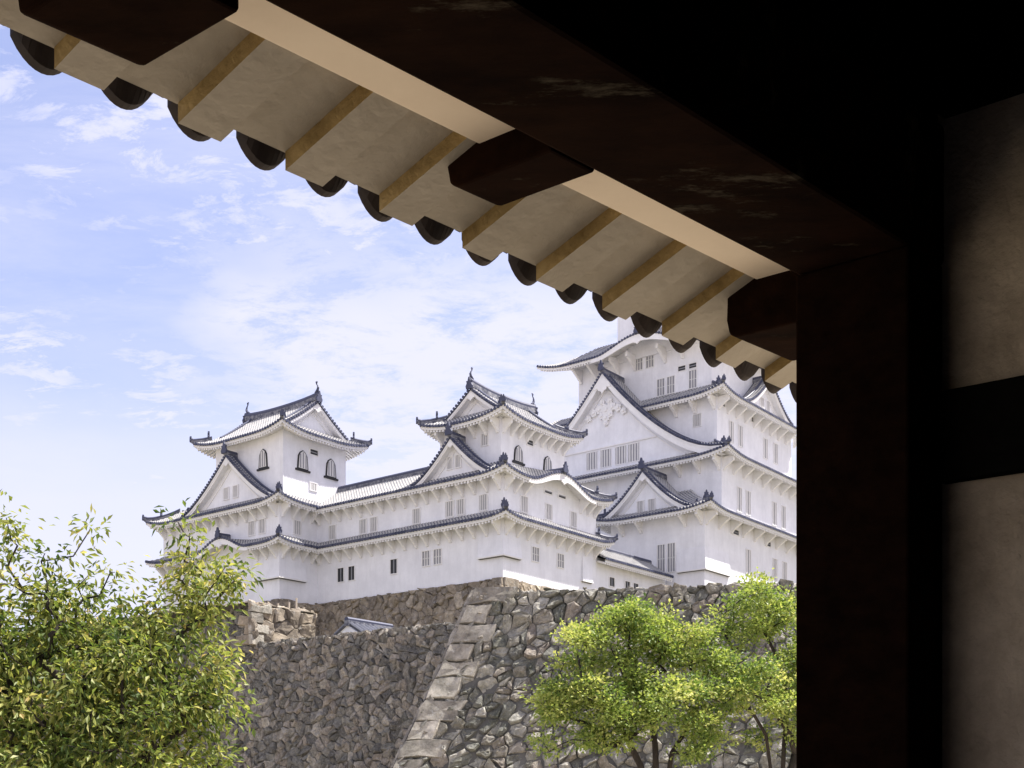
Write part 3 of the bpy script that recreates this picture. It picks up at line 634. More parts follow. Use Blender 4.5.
# second eave with the great gable
r2, az = eave_roof(K, None, (29.4, 53.6, -5.7, 24.6), 34.5, 0.62, {'W': (-5.7, 24.6, 3.62, True, True, None, None), 'S': (29.4, 53.6, 3.25, True, True, None, None)}, 3.6, 1.6, 0.6, 5.0)
dormer(K, r2, 'W', 29.7, 9.9, 14.6, 45.8, 35.0, 34.2, 1.62, 1.0, 0.95, 1.25, 0.35, scroll=True)
wall_box(K, [(30.6, 33.1, 0.0, 20.0, 35.0, 35.45)], 'gable_base')
for b in (11.88, 10.01, 8.05, 6.38): window(K, w2, 'W', 30.70, b, 36.6, 1.35, 1.9, 'lattice', 4)
mb = MB(); mb.box(30.55, 30.72, 3.5, 16.5, 37.75, 37.9, 'white_trim'); K.part(mb, 'moulding', w2)
# third eave
r3, az = eave_roof(K, None, (31.4, 52.6, -4.06, 22.1), 41.6, 0.62, {'W': (-4.06, 22.1, 2.62, True, True, None, None), 'S': (31.4, 52.6, 2.8, True, True, None, None)}, 2.8, 1.6, 0.65, 4.5)
dormer(K, r3, 'S', -3.5, 43.6, 5.8, 46.0, 42.0, -1.2, 1.4, 0.8, 0.55, 0.6)
wall_box(K, [(39.0, 48.2, -2.5, -1.3, 41.8, 42.3)], 'gable_base')
for a in (42.9, 44.3): window(K, w4, 'S', -2.72, a, 43.2, 0.8, 1.2)
# fourth eave with the cusped gable
r4, az = eave_roof(K, None, (31.2, 52.1, -3.9, 20.0), 48.3, 0.62, {'W': (-3.9, 20.0, 5.0, True, True, None, None), 'S': (31.2, 52.1, 5.0, True, True, None, None)}, 5.0, 3.0, 0.8, 5.0, bumps=[('W', 6.3, 5.6, 1.35)])
kara_board(K, r4, az, 'W', 6.3, 5.6, 0.75, None, 48.0, 2.6)
irimoya(K, (34.9, 48.6, 0.2, 14.0), 57.2, 0.72, 'a', 2.3, 2.0, 0.8, 1.5)
# windows of the keep
for b in (4.97, 3.71): window(K, w4, 'W', 34.0, b, 44.25, 0.9, 1.8, 'half')
window(K, w4, 'W', 34.0, 0.98, 44.3, 0.9, 1.9, 'half')
for b in (2.33, 0.98): window(K, w4, 'W', 34.0, b, 45.75, 0.9, 0.5, 'slot')
for b in (7.81, 6.38): window(K, w4, 'W', 34.0, b, 47.6, 0.95, 1.7, 'half')
window(K, w3, 'W', 33.0, -0.1, 39.4, 0.9, 1.3)
for a in (36.1, 38.2, 44.2, 46.8): window(K, w3, 'S', -2.46, a, 38.5, 0.95, 2.2, 'lattice', 2)
for a in (34.8, 36.8, 43.1, 45.4): window(K, w2, 'S', -4.1, a, 30.7, 0.95, 2.5, 'lattice', 2)
for a in (36.85, 43.2, 45.7): window(K, w1, 'S', -4.1, a, 24.4, 1.0, 2.6, 'lattice', 2)
for b in (0.95, -0.25): window(K, w1, 'W', 27.4, b, 23.9, 0.85, 2.9, 'half')
stone_drop(K, w1, 27.4, 32.5, -4.1, -1.0, 22.3, 24.6, 0.26)
for a in (34.0, 41.5): window(K, w3, 'S', -2.46, a, 41.0, 1.3, 0.5, 'slot'); window(K, w1, 'S', -4.1, a, 27.1, 1.3, 0.5, 'slot')
for pl, l in ((w1, (27.4, -4.1, 28.15)), (w2, (31.0, -4.1, 34.4)), (w3, (33.0, -2.46, 41.5))):
    brackets(K, pl, 'W', l[0], ([-3.8, -1.9, 3.4, 5.6] if l[2] < 30 else [l[1]+0.3, l[1]+2.6, l[1]+4.9]), l[2], 1.25, 1.0, 0.15)
    brackets(K, pl, 'S', l[1], span(l[0]+0.3, 51.5, 10), l[2], 1.25, 1.0, 0.15)
brackets(K, w4, 'W', 34.0, [2.2, 4.4, 8.3, 10.5, 13.5, 15.6], 48.4, 1.9, 1.3, 0.14)

# ================================================================== dry-stone walls: every stone a relief of its own inside one wall mesh
def voronoi(w, h, size, jit=0.52, aspect=1.3):
    size = size*0.9
    nx = max(2, int(w/(size*aspect))+1); ny = max(2, int(h/size)+1); dx, dy = w/nx, h/ny
    P = np.array([[(i+0.5+(0.25 if j % 2 else -0.25))*dx + RNG.uniform(-jit, jit)*dx, (j+0.5)*dy + RNG.uniform(-jit, jit)*dy] for j in range(-1, ny+1) for i in range(-1, nx+1)])
    keep = RNG.uniform(size=len(P)) > 0.26; P = P[keep]; out = []
    for k, p in enumerate(P):
        d2 = ((P-p)**2).sum(1); nb = np.argsort(d2)[1:19]
        s = 4*size; poly = [(p[0]-s, p[1]-s), (p[0]+s, p[1]-s), (p[0]+s, p[1]+s), (p[0]-s, p[1]+s)]
        for q in nb:
            mx, my = (p+P[q])/2; nx_, ny_ = P[q]-p; new = []
            for i in range(len(poly)):
                a, b = poly[i], poly[(i+1) % len(poly)]
                da = (a[0]-mx)*nx_+(a[1]-my)*ny_; db = (b[0]-mx)*nx_+(b[1]-my)*ny_
                if da <= 0: new.append(a)
                if da*db < 0: t = da/(da-db); new.append((a[0]+(b[0]-a[0])*t, a[1]+(b[1]-a[1])*t))
            poly = new
            if len(poly) < 3: break
        if len(poly) >= 3: out.append(poly)
    return out
def clip_poly(poly, axis, lim, sign):
    new = []
    for i in range(len(poly)):
        a, b = poly[i], poly[(i+1) % len(poly)]; da = (a[axis]-lim)*sign; db = (b[axis]-lim)*sign
        if da <= 0: new.append(a)
        if da*db < 0: t = da/(da-db); new.append((a[0]+(b[0]-a[0])*t, a[1]+(b[1]-a[1])*t))
    return new
def stone_relief(mb, poly, fn, h, mat, gap=0.004, rough=0.42, rings=((1.0,-0.05),(0.94,0.50),(0.80,0.88),(0.45,1.0))):
    c = np.mean(np.array(poly), axis=0); pts = []
    n0 = len(poly)
    for i in range(n0):                                            # split long edges so outlines are never ruler-straight
        a, b = np.array(poly[i]), np.array(poly[(i+1) % n0]); pts.append(a); L = np.linalg.norm(b-a)
        if L > h*1.6: pts.append((a+b)/2 + RNG.normal(0, 0.045*L, 2))
    n = len(pts); size = np.mean([np.linalg.norm(p-c) for p in pts]); tilt = RNG.normal(0, 0.22, 2)*rough/0.3; hh = h*RNG.uniform(0.55, 1.25)
    rn = float(RNG.uniform()); b0 = len(mb.v); nz = 0.45 if len(rings) == 3 else 1.0
    if nz < 1: tilt = tilt*0.3; hh = h
    for s, t in rings:
        for p in pts:
            q = c + (p-c)*(s*(1-gap/size)); q = q + RNG.normal(0, 0.045*size*nz*nz, 2)*(s < 1)
            z = t*hh + (np.dot(q-c, tilt)*t if t > 0 else 0) + (RNG.normal(0, 0.16*h*nz) if t > 0 else 0)
            if t > 0.4: z = max(z, 0.3*h)
            mb.v.append(tuple(fn(q[0], q[1], z)))
    mb.v.append(tuple(fn(c[0], c[1], hh*RNG.uniform(0.9, 1.12))))
    for r in range(len(rings)-1):
        for i in range(n): mb.face((b0+r*n+i, b0+r*n+(i+1) % n, b0+(r+1)*n+(i+1) % n, b0+(r+1)*n+i), mat, None, rn)
    k = b0+len(rings)*n; r = len(rings)-1
    for i in range(n): mb.face((b0+r*n+i, b0+r*n+(i+1) % n, k), mat, None, rn)
def stone_face(mb, fn, w, h, size, depth, mat, jit=0.52, top_jag=0.12, back=True):
    """fn(x along, y down from the top, z outwards)"""
    if back: mb.poly([fn(0, 0.1, -0.03), fn(w, 0.1, -0.03), fn(w, h, -0.03), fn(0, h, -0.03)], 'joint_earth')
    for poly in voronoi(w, h, size, jit):
        for ax, lim, sg in ((0, 0.0, -1), (0, w, 1), (1, float(RNG.uniform(-0.02, top_jag)), -1), (1, h, 1)):
            poly = clip_poly(poly, ax, lim, sg)
            if len(poly) < 3: break
        if len(poly) >= 3:
            A_ = abs(sum(poly[i][0]*poly[(i+1) % len(poly)][1]-poly[(i+1) % len(poly)][0]*poly[i][1] for i in range(len(poly))))/2
            if A_ > 0.02*size*size: stone_relief(mb, poly, fn, depth, mat)
def flatwall(name, origin, along, top, bottom, length, batter, size, depth, mat, label, quoin=None, qw=(1.5, 0.9), qh=0.62, thick=3.0, cat='stone wall', side_len=6.0, curve=0.0):
    """battered wall: top edge starts at origin (x, y) and runs `length` along; outward normal is to the right of `along` turned clockwise"""
    al = Vector((*along, 0)).normalized(); no = Vector((al.y, -al.x, 0)); H = top-bottom
    if no.y > 0: no = -no
    o0 = Vector((origin[0], origin[1], top))
    def off(y): return batter*y + curve*y*y
    def nrm(y): return (no + Vector((0,0,batter+2*curve*y))).normalized()
    def fn(x, y, z):
        x2 = x - (off(y)*(1-x/length) if quoin else 0)
        return o0 + al*x2 + no*off(y) + Vector((0,0,-y)) + nrm(y)*z
    mb = MB(); stone_face(mb, fn, length, H, size, depth, mat)
    # rubble top and back so the wall is a solid terrace edge
    mb.poly([fn(0, 0.1, -0.05), fn(length, 0.1, -0.05), fn(length, 0.1, -0.05)-no*thick, fn(0, 0.1, -0.05)-no*thick], 'joint_earth')
    def ft(x, y, z): return fn(x, 0.06, -0.05) - no*y + Vector((0,0,z))
    for poly in voronoi(length, thick*0.5, size*0.8):
        poly = clip_poly(clip_poly(poly, 0, 0.0, -1), 0, length, 1) if len(poly) > 2 else poly
        if len(poly) >= 3: poly = clip_poly(clip_poly(poly, 1, 0.0, -1), 1, thick*0.5, 1)
        if len(poly) >= 3: stone_relief(mb, poly, ft, depth*0.5, mat)
    if quoin:                                                      # long dressed corner stones, alternately long and short
        def fs(y2, y, z):                                          # return face of the corner
            return o0 + al*(-off(y)) + no*(off(y)-y2) + Vector((0,0,-y)) - al*(z)
        stone_face(mb, fs, side_len, H, size, depth, mat)
        y = -0.06; k = 0
        while y < H:
            hh = qh*RNG.uniform(0.85, 1.2); w_ = qw[k % 2]*RNG.uniform(0.85, 1.15); k += 1
            poly = [(-0.04, y), (w_, y+RNG.normal(0, 0.03)), (w_+RNG.normal(0, 0.05), y+hh), (-0.04, y+hh)]
            stone_relief(mb, poly, fn, depth*1.25, quoin, 0.015, 0.12, ((1.0,-0.2),(0.985,0.80),(0.90,1.05)))
            w2 = qw[(k) % 2]*RNG.uniform(0.85, 1.1); poly = [(-0.04, y), (w2, y), (w2, y+hh), (-0.04, y+hh)]
            stone_relief(mb, poly, fs, depth*1.25, quoin, 0.02, 0.12, ((1.0,-0.2),(0.985,0.75),(0.90,1.0)))
            y += hh
    o = mb.build(name); tag(o, label, cat, None); return o, fn
flatwall('stone_wall', (-0.93, 30.0), (0.986, -0.165), 5.0, GZ, 18.0, 0.33, 0.245, 0.12, 'front_stone', 'tall grey dry-stone wall with large pale corner stones, behind the bright green maples', 'quoin_stone', (0.98, 0.64), 0.50, 4.0, side_len=9.0, curve=0.008)
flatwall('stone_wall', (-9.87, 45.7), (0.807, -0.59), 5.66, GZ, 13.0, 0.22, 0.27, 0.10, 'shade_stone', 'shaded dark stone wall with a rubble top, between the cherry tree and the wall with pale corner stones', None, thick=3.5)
# raised end of that wall, its end turned to the sun
al = Vector((0.807, -0.59, 0)); no = Vector((-0.59, -0.807, 0)); P0 = Vector((-9.87, 45.7, 0))
mb = MB()
def f_shade(x, y, z): return P0 - al*(16-x) + no*(0.22*y-0.22*1.55) + Vector((0,0,7.2-y)) + (no+Vector((0,0,0.22))).normalized()*z
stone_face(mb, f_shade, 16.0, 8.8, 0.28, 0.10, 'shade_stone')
def f_end(x, y, z): return P0 - no*(x-0.34) + Vector((0,0,7.2-y)) + al*(z+0.05*y)
stone_face(mb, f_end, 3.5, 1.7, 0.7, 0.10, 'castle_stone', 0.25)
y = -0.03
for k in range(4):
    hh = 0.42; w_ = (1.1, 0.65)[k % 2]
    stone_relief(mb, [(-0.03, y), (w_, y), (w_, y+hh), (-0.03, y+hh)], f_end, 0.14, 'quoin_stone', 0.02, 0.1, ((1.0,-0.2),(0.985,0.75),(0.9,1.0)))
    w_ = (0.65, 1.1)[k % 2]
    stone_relief(mb, [(16.03-w_, y), (16.03, y), (16.03, y+hh), (16.03-w_, y+hh)], f_shade, 0.15, 'castle_stone', 0.02, 0.1, ((1.0,-0.2),(0.985,0.75),(0.9,1.0))); y += hh
def f_top(x, y, z): return P0 - al*(16-x) - no*(y-0.34) + Vector((0,0,7.17+z))
stone_face(mb, f_top, 16.0, 3.5, 0.6, 0.08, 'castle_stone')
tag(mb.build('stone_wall'), 'raised end of a stone wall with a sunlit squared-stone face, below the corner keep', 'stone wall')
for i, (x, h) in enumerate(((1.2, 0.22), (1.9, 0.28), (2.5, 0.40), (2.9, 0.62), (3.3, 0.30))):
    p = P0 - no*x - al*0.8; m2 = MB(); m2.tube([(p.x, p.y, 7.1), (p.x+0.02, p.y, 7.2+h)], [0.05, 0.045], 'pale_wood', 6)
    tag(m2.build('wooden_stake'), 'short pale wooden stake standing on the sunlit end of the raised stone wall', 'stake', 'stakes on the stone wall')

# stone bases of the keeps (written in castle coordinates)
def castle_base(name, label, runs):
    mb = MB()
    for (side, plane, l0, l1, top, H, bat, size, rev) in runs:
        if side == 'W': g = lambda l, o, z: Vector(cw(plane-o, l, z))
        else: g = lambda l, o, z: Vector(cw(l, plane-o, z))
        w = l1-l0
        def fn(x, y, z, g=g, l0=l0, w=w, top=top, bat=bat, side=side): return g(l0 + x - bat*y*(1-x/w), bat*y + z, top-y+bat*z)
        stone_face(mb, fn, w, H, size, 0.16, 'castle_stone')
        y = -0.02; k = 0                                            # corner stones at the near end
        while y < H:
            hh = 0.75*RNG.uniform(0.9, 1.1); w_ = (2.0, 1.1)[(k + (side == 'W')) % 2]; k += 1
            stone_relief(mb, [(-0.05, y), (w_, y), (w_, y+hh), (-0.05, y+hh)], fn, 0.22, 'castle_stone', 0.02, 0.1, ((1.0,-0.2),(0.985,0.75),(0.9,1.0))); y += hh
    o = mb.build(name); tag(o, label, 'stone base'); return o
castle_base('stone_base', 'brown stone base under the small keep and the long white gallery', [('W', -0.05, -0.05, 24.0, 18.02, 12.5, 0.22, 0.8, 0), ('S', -0.05, -0.05, 28.0, 18.02, 12.5, 0.22, 0.8, 0)])
castle_base('stone_base', 'stone base under the corner keep, above the raised stone wall', [('W', -4.81, 22.9, 42.0, 17.85, 12.5, 0.22, 0.8, 0), ('S', 22.9, -4.81, 0.5, 17.85, 12.5, 0.22, 0.8, 0)])
castle_base('stone_base', 'stone base under the tall main keep, mostly behind the front wall', [('W', 27.35, -4.15, 6.0, 17.5, 12.0, 0.22, 0.9, 0), ('S', -4.15, 27.35, 54.0, 17.5, 12.0, 0.22, 0.9, 0)])

# small tiled wall behind the shaded stone wall
t = empty('tiled_wall', (-8.05, 60.0, 3.93), math.atan2(0.80, 0.60)); tag(t, 'small white plastered wall with a grey tiled roof, peeping over the shaded stone wall', 'wall')
mb = MB(); mb.box(0, 2.6, -0.28, 0.28, 0, 4.0, 'white_plaster'); wl = mb.build('wall', t)
mb = MB()
for sg in (-1, 1):
    mb.poly([(-0.35, 0, 4.45), (2.9, 0, 4.45), (2.9, sg*0.95, 3.9), (-0.35, sg*0.95, 3.9)], 'pan_tile')
    mb.poly([(-0.35, 0, 4.33), (2.9, 0, 4.33), (2.9, sg*0.95, 3.78), (-0.35, sg*0.95, 3.78)], 'white_plaster')
    for i in range(9): x = -0.25+0.36*i; mb.tube([(x, 0, 4.5), (x, sg*0.98, 3.93)], 0.10, 'mortared_tile', 6)
rf = mb.build('roof', t); mb = MB(); ridge_sweep(mb, [(-0.42, 0, 4.45), (1.2, 0, 4.45), (2.9, 0, 4.45)], 0.15, 0.3); mb.build('main_ridge', rf)
mb = MB(); mb.poly([(-0.30, -0.85, 3.85), (-0.30, 0.85, 3.85), (-0.30, 0, 4.36)], 'white_plaster'); mb.build('gable_wall', rf)

# ================================================================== ground and hill
def sheet(name, pts, z, mat, kind='structure'):
    mb = MB(); mb.poly([(x, y, z) for x, y in pts], mat); return tag(mb.build(name), None, None, None, kind)
sheet('ground', [(-1500, -1500), (1500, -1500), (1500, 3000), (-1500, 3000)], GZ-0.004, 'sand_ground')
mb = MB(); rows = [(-60, 70, 47.5, 4.9), (-60, 70, 60, 4.95), (-70, 80, 80, 5.6), (-80, 120, 95, 6.2), (-90, 140, 200, 6.3), (-110, 160, 230, -1.7)]
g = []
for (xa, xb, y, z) in rows: g.append([(xa+(xb-xa)*i/10, y, z) for i in range(11)])
for r in range(len(g)-1):
    for i in range(10): mb.poly([g[r][i], g[r][i+1], g[r+1][i+1], g[r+1][i]], 'earth_grass')
tag(mb.build('hill'), None, None, None, 'structure')
# ================================================================== the gate we look out of: p runs along the eave (right, away), q outwards (left, away)
GO = Vector((0.0, 4.40)); GD = Vector((0.7345, 0.6786)); GQ = Vector((-0.8045, 0.5939))
def gw_(p, q, z): v = GO + GD*p + GQ*q; return (v.x, v.y, z)
class Gate(House):
    def __init__(s, name, p, q, z, label, cat, group=None):
        s.root = empty(name, gw_(p, q, z)); s.off = gw_(p, q, z); tag(s.root, label, cat, group)
def gbox(mb, p0, p1, q0, q1, z0, z1, mat, dz0=0.0):
    """box in gate coordinates"""
    mb.hexa([gw_(p0,q0,z0), gw_(p1,q0,z0), gw_(p1,q1,z0+dz0), gw_(p0,q1,z0+dz0), gw_(p0,q0,z1), gw_(p1,q0,z1), gw_(p1,q1,z1+dz0), gw_(p0,q1,z1+dz0)], mat)
def round_edges(o, w):
    bv = o.modifiers.new('bevel', 'BEVEL'); bv.width = w; bv.segments = 2; bv.limit_method = 'ANGLE'
G = Gate('gatehouse', 1.8, -0.25, GZ, 'dark timber gate with plastered eaves framing the view of the castle', 'gate')
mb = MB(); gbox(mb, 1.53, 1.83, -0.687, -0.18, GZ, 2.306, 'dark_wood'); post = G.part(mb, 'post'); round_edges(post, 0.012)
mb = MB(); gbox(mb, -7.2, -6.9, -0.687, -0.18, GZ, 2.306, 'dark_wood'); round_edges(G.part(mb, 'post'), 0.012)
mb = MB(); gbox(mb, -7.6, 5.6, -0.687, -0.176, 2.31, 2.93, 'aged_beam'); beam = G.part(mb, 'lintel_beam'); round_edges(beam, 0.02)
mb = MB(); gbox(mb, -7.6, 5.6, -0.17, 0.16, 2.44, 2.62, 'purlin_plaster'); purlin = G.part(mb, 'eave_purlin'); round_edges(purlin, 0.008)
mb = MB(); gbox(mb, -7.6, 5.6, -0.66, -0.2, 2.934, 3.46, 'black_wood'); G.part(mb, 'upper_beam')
# protruding beam noses with a rounded, tapering end
def nose(p0, p1, bot=2.311, tip=0.315):
    mb = MB(); ol = [(-0.174, bot), (tip-0.05, bot), (tip-0.015, bot+0.02), (tip, bot+0.09), (tip-0.006, 2.47), (tip-0.03, 2.56), (tip-0.06, 2.62), (-0.174, 2.66)]
    mb.prism(ol, lambda l, t, z: gw_(t, l, z), p0, p1, 'aged_beam'); o = G.part(mb, 'beam_nose'); round_edges(o, 0.012)
nose(-1.63, -1.26, 2.25, 0.32); nose(0.0, 0.235); nose(1.76, 2.25, 2.19); nose(-3.4, -3.1); nose(3.5, 3.8)
def ge_(p, q, z): return gw_(p, q, z - 0.026*(p+0.9)*(q-0.16)/0.45)      # the old eave sags towards its far end
def ebox(mb, p0, p1, q0, q1, z0, z1, mat, dz0=0.0):
    mb.hexa([ge_(p0,q0,z0), ge_(p1,q0,z0), ge_(p1,q1,z0+dz0), ge_(p0,q1,z0+dz0), ge_(p0,q0,z1), ge_(p1,q0,z1), ge_(p1,q1,z1+dz0), ge_(p0,q1,z1+dz0)], mat)
# eave: plastered rafters, soffit and the lips of the roof tiles
E_Z = 2.325; SL = (2.455-E_Z)/0.46
def ez(q): return E_Z + (0.61-q)*SL
roof = None
mb = MB()
for k in range(-14, 12):                                           # one soffit panel to each bay
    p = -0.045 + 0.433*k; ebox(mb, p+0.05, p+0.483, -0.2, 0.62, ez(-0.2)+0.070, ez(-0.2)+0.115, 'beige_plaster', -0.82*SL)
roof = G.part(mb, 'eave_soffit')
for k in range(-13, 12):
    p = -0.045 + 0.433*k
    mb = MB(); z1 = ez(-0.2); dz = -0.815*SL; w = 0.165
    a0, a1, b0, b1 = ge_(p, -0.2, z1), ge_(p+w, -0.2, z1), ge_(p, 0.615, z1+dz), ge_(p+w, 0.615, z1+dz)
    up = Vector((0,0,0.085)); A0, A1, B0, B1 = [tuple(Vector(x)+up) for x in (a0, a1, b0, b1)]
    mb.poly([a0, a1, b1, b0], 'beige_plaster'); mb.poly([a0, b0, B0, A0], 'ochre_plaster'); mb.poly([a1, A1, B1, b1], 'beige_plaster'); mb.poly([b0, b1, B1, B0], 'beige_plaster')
    ro = G.part(mb, 'rafter')
def eave_tile(p):
    """pan tile with a drooping lip at the eave, and the round tile over the joint beside it"""
    mb = MB(); n = 10; w = 0.100
    def q3(s, q, dz): return ge_(p+s*w, q, ez(q)+0.120+dz)
    for i in range(n):
        s0, s1 = -1+2*i/n, -1+2*(i+1)/n; d0, d1 = -0.045*(1-s0*s0), -0.045*(1-s1*s1)
        l0, l1 = -0.032*max(0, 1-abs(s0)**2.2)**0.8-0.012, -0.032*max(0, 1-abs(s1)**2.2)**0.8-0.012
        mb.poly([q3(s0, 0.585, 0.0), q3(s1, 0.585, 0.0), q3(s1, 0.66, d1+l1), q3(s0, 0.66, d0+l0)], 'eave_clay')
        mb.hexa([q3(s0, 0.66, d0+l0), q3(s1, 0.66, d1+l1), q3(s1, 0.69, d1+l1), q3(s0, 0.69, d0+l0), q3(s0, 0.66, d0+0.02), q3(s1, 0.66, d1+0.02), q3(s1, 0.69, d1+0.02), q3(s0, 0.69, d0+0.02)], 'eave_clay')
    o = G.part(mb, 'pan_tile', roof)
    mb = MB(); c = p+0.136; r = 0.058
    mb.tube([ge_(c, 0.2, ez(0.2)+0.20), ge_(c, 0.70, ez(0.70)+0.185)], r, 'dark_tile', 12); G.part(mb, 'round_tile', roof)
for k in range(-13, 17): eave_tile(-0.80+0.272*k)
mb = MB(); gbox(mb, -6.5, 5.6, -0.3, 0.60, 3.0, 3.04, 'black_wood', ez(0.6)+0.15-3.0)
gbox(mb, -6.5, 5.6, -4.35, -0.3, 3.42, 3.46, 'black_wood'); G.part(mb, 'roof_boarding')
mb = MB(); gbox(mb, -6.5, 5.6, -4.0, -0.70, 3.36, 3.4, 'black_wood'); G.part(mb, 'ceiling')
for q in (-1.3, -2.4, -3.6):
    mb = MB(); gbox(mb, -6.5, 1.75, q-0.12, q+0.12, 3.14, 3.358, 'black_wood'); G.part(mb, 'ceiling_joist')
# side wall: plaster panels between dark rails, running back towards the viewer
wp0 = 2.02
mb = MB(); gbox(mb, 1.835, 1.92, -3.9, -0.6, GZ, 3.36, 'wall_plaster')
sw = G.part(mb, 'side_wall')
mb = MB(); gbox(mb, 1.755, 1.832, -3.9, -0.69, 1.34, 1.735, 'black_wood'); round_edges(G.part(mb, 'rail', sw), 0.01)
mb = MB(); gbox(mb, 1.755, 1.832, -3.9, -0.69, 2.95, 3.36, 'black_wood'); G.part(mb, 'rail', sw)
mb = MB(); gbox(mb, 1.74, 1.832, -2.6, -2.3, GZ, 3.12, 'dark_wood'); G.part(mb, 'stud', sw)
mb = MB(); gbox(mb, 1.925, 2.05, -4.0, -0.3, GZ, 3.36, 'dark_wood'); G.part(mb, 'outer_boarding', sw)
# unseen boards added at the rear and far end, to keep the passage dark
mb = MB(); gbox(mb, -6.5, 2.2, -4.3, -4.2, GZ, 3.42, 'black_wood'); G.part(mb, 'rear_light_block')
mb = MB(); gbox(mb, -7.0, -6.5, -4.3, -0.51, GZ, 3.42, 'black_wood'); G.part(mb, 'end_light_block')
sheet('gate_floor', [tuple(gw_(p, q, 0)[:2]) for p, q in ((-7.5, -4.2), (2.2, -4.2), (2.2, 0.05), (-7.5, 0.05))], GZ, 'stone_floor')
# ================================================================== trees
def leafy(name, label, base, trunk_pts, clumps, nattr, leafp, mat, group=None, trunk_r=0.16, flat=0.0, droop=0.5, seed=1, bare=0.0, stems=()):
    """trunk + limbs grown towards points spread through the crown volume; leaves hang on the twigs. clumps: (x, y, z, rx, ry, rz, weight)"""
    rg = np.random.default_rng(seed); root = empty(name, base); tag(root, label, 'tree', group)
    wts = np.array([c[6]*c[3]*c[4]*c[5] if len(c) > 6 else c[3]*c[4]*c[5] for c in clumps])**0.8; wts /= wts.sum(); A = []
    for c, nn in zip(clumps, np.maximum(2, (wts*nattr)).astype(int)):
        for _ in range(nn):
            d = rg.normal(size=3); d /= np.linalg.norm(d); r = rg.uniform()**0.30
            A.append((c[0]+d[0]*r*c[3], c[1]+d[1]*r*c[4], c[2]+d[2]*r*c[5]))
    A = np.array(A); nodes = [np.array(p, float) for p in trunk_pts]; par = [-1]+list(range(len(trunk_pts)-1)); tips = []
    for st in stems:                                               # further stems forking from the trunk foot
        pv = 1
        for p in st: nodes.append(np.array(p, float)); par.append(pv); pv = len(nodes)-1
    top = nodes[len(trunk_pts)-1]; order = np.argsort(((A-top)**2).sum(1))
    for k in order:
        p = A[k]; arr = np.array(nodes); d = np.sqrt(((arr-p)**2).sum(1)); pen = d + 0.55*np.maximum(0, arr[:, 2]-p[2]) + 0.15*np.linalg.norm(arr-np.array(trunk_pts[0]), axis=1)*0
        j = int(np.argmin(pen)); a = arr[j]; L = d[j]; ns = max(1, int(L/0.28)); prev = j
        for i in range(1, ns+1):
            t = i/ns; q = a+(p-a)*t + rg.normal(0, 0.035, 3)*(t < 1)*min(1, L) + np.array([0, 0, 0.10*L*math.sin(math.pi*t)])
            nodes.append(q); par.append(prev); prev = len(nodes)-1
        tips.append((prev, p-a))
    n = len(nodes); load = np.zeros(n)
    for t, _ in tips: load[t] += 1
    for i in range(n-1, 0, -1): load[par[i]] += load[i]
    rad = trunk_r*np.power(np.maximum(load, 0.5)/max(1, load[0]), 0.52); rad = np.maximum(rad, 0.004)
    mb = MB(); kids = {}
    for i in range(1, n): kids.setdefault(par[i], []).append(i)
    done = set()
    for i in range(n):
        for c in kids.get(i, []):
            main = max(kids[i], key=lambda x: load[x])
            if c == main and i != 0: continue
            ch = [i, c]
            while ch[-1] in kids: ch.append(max(kids[ch[-1]], key=lambda x: load[x]))
            rr = [rad[x] for x in ch]; rr[0] = min(rr[0], rr[1]*1.3)
            mb.tube([nodes[x] for x in ch], rr, 'bark', 7 if rr[0] > 0.03 else 4, True)
    tr = mb.build('trunk', root, base, True)
    LB = MB(); ll, lw, nl, spread = leafp; V = []; F = []; RN = []
    for t, dv in tips:
        p = nodes[t]; dv = dv/(np.linalg.norm(dv)+1e-6); tone = rg.normal(0.44, 0.20)
        if rg.uniform() < bare: continue
        for _ in range(int(nl*rg.uniform(0.6, 1.4))):
            off = rg.normal(0, 1, 3)*spread*np.array([1, 1, 1-flat]); c = p+off
            out_ = off/(np.linalg.norm(off)+1e-6); dr = out_*0.7 + dv*0.4 + rg.normal(0, 0.45, 3) + np.array([0, 0, -droop]); dr /= np.linalg.norm(dr)
            sd = np.cross(dr, rg.normal(0, 1, 3)+np.array([0, 0, 1.6])); sd /= (np.linalg.norm(sd)+1e-6); up = np.cross(sd, dr)
            L = ll*rg.uniform(0.65, 1.2); w = lw*rg.uniform(0.7, 1.2); b0 = len(V); sag = up*L*0.10
            V.extend([c, c+dr*L*0.5+sd*w*0.5+up*w*0.16, c+dr*L-sag, c+dr*L*0.5-sd*w*0.5+up*w*0.16]); F.extend([(b0, b0+1, b0+2), (b0, b0+2, b0+3)])
            r = float(np.clip(tone+rg.normal(0, 0.16), 0, 1)); RN.extend([r, r])
    LB.v = [tuple(v) for v in V]; LB.f = F; LB.mi = [LB.mat(mat)]*len(F); LB.uv = [None]*len(F); LB.rn = RN
    LB.build('crown', root, base); return root
def at(px, py, Y): return ((px-512)/FPX*Y, Y, (790-py)/FPX*Y)
def cm(px, py, Y, rpx, rpy, ry, w=1.0): return cl(px, py, Y, rpx*0.95, rpy*1.15, ry, w)
def cl(px, py, Y, rpx, rpy, ry, w=1.0): x, y, z = at(px, py, Y); return (x, y, z, rpx/FPX*Y, ry, rpy/FPX*Y, w)
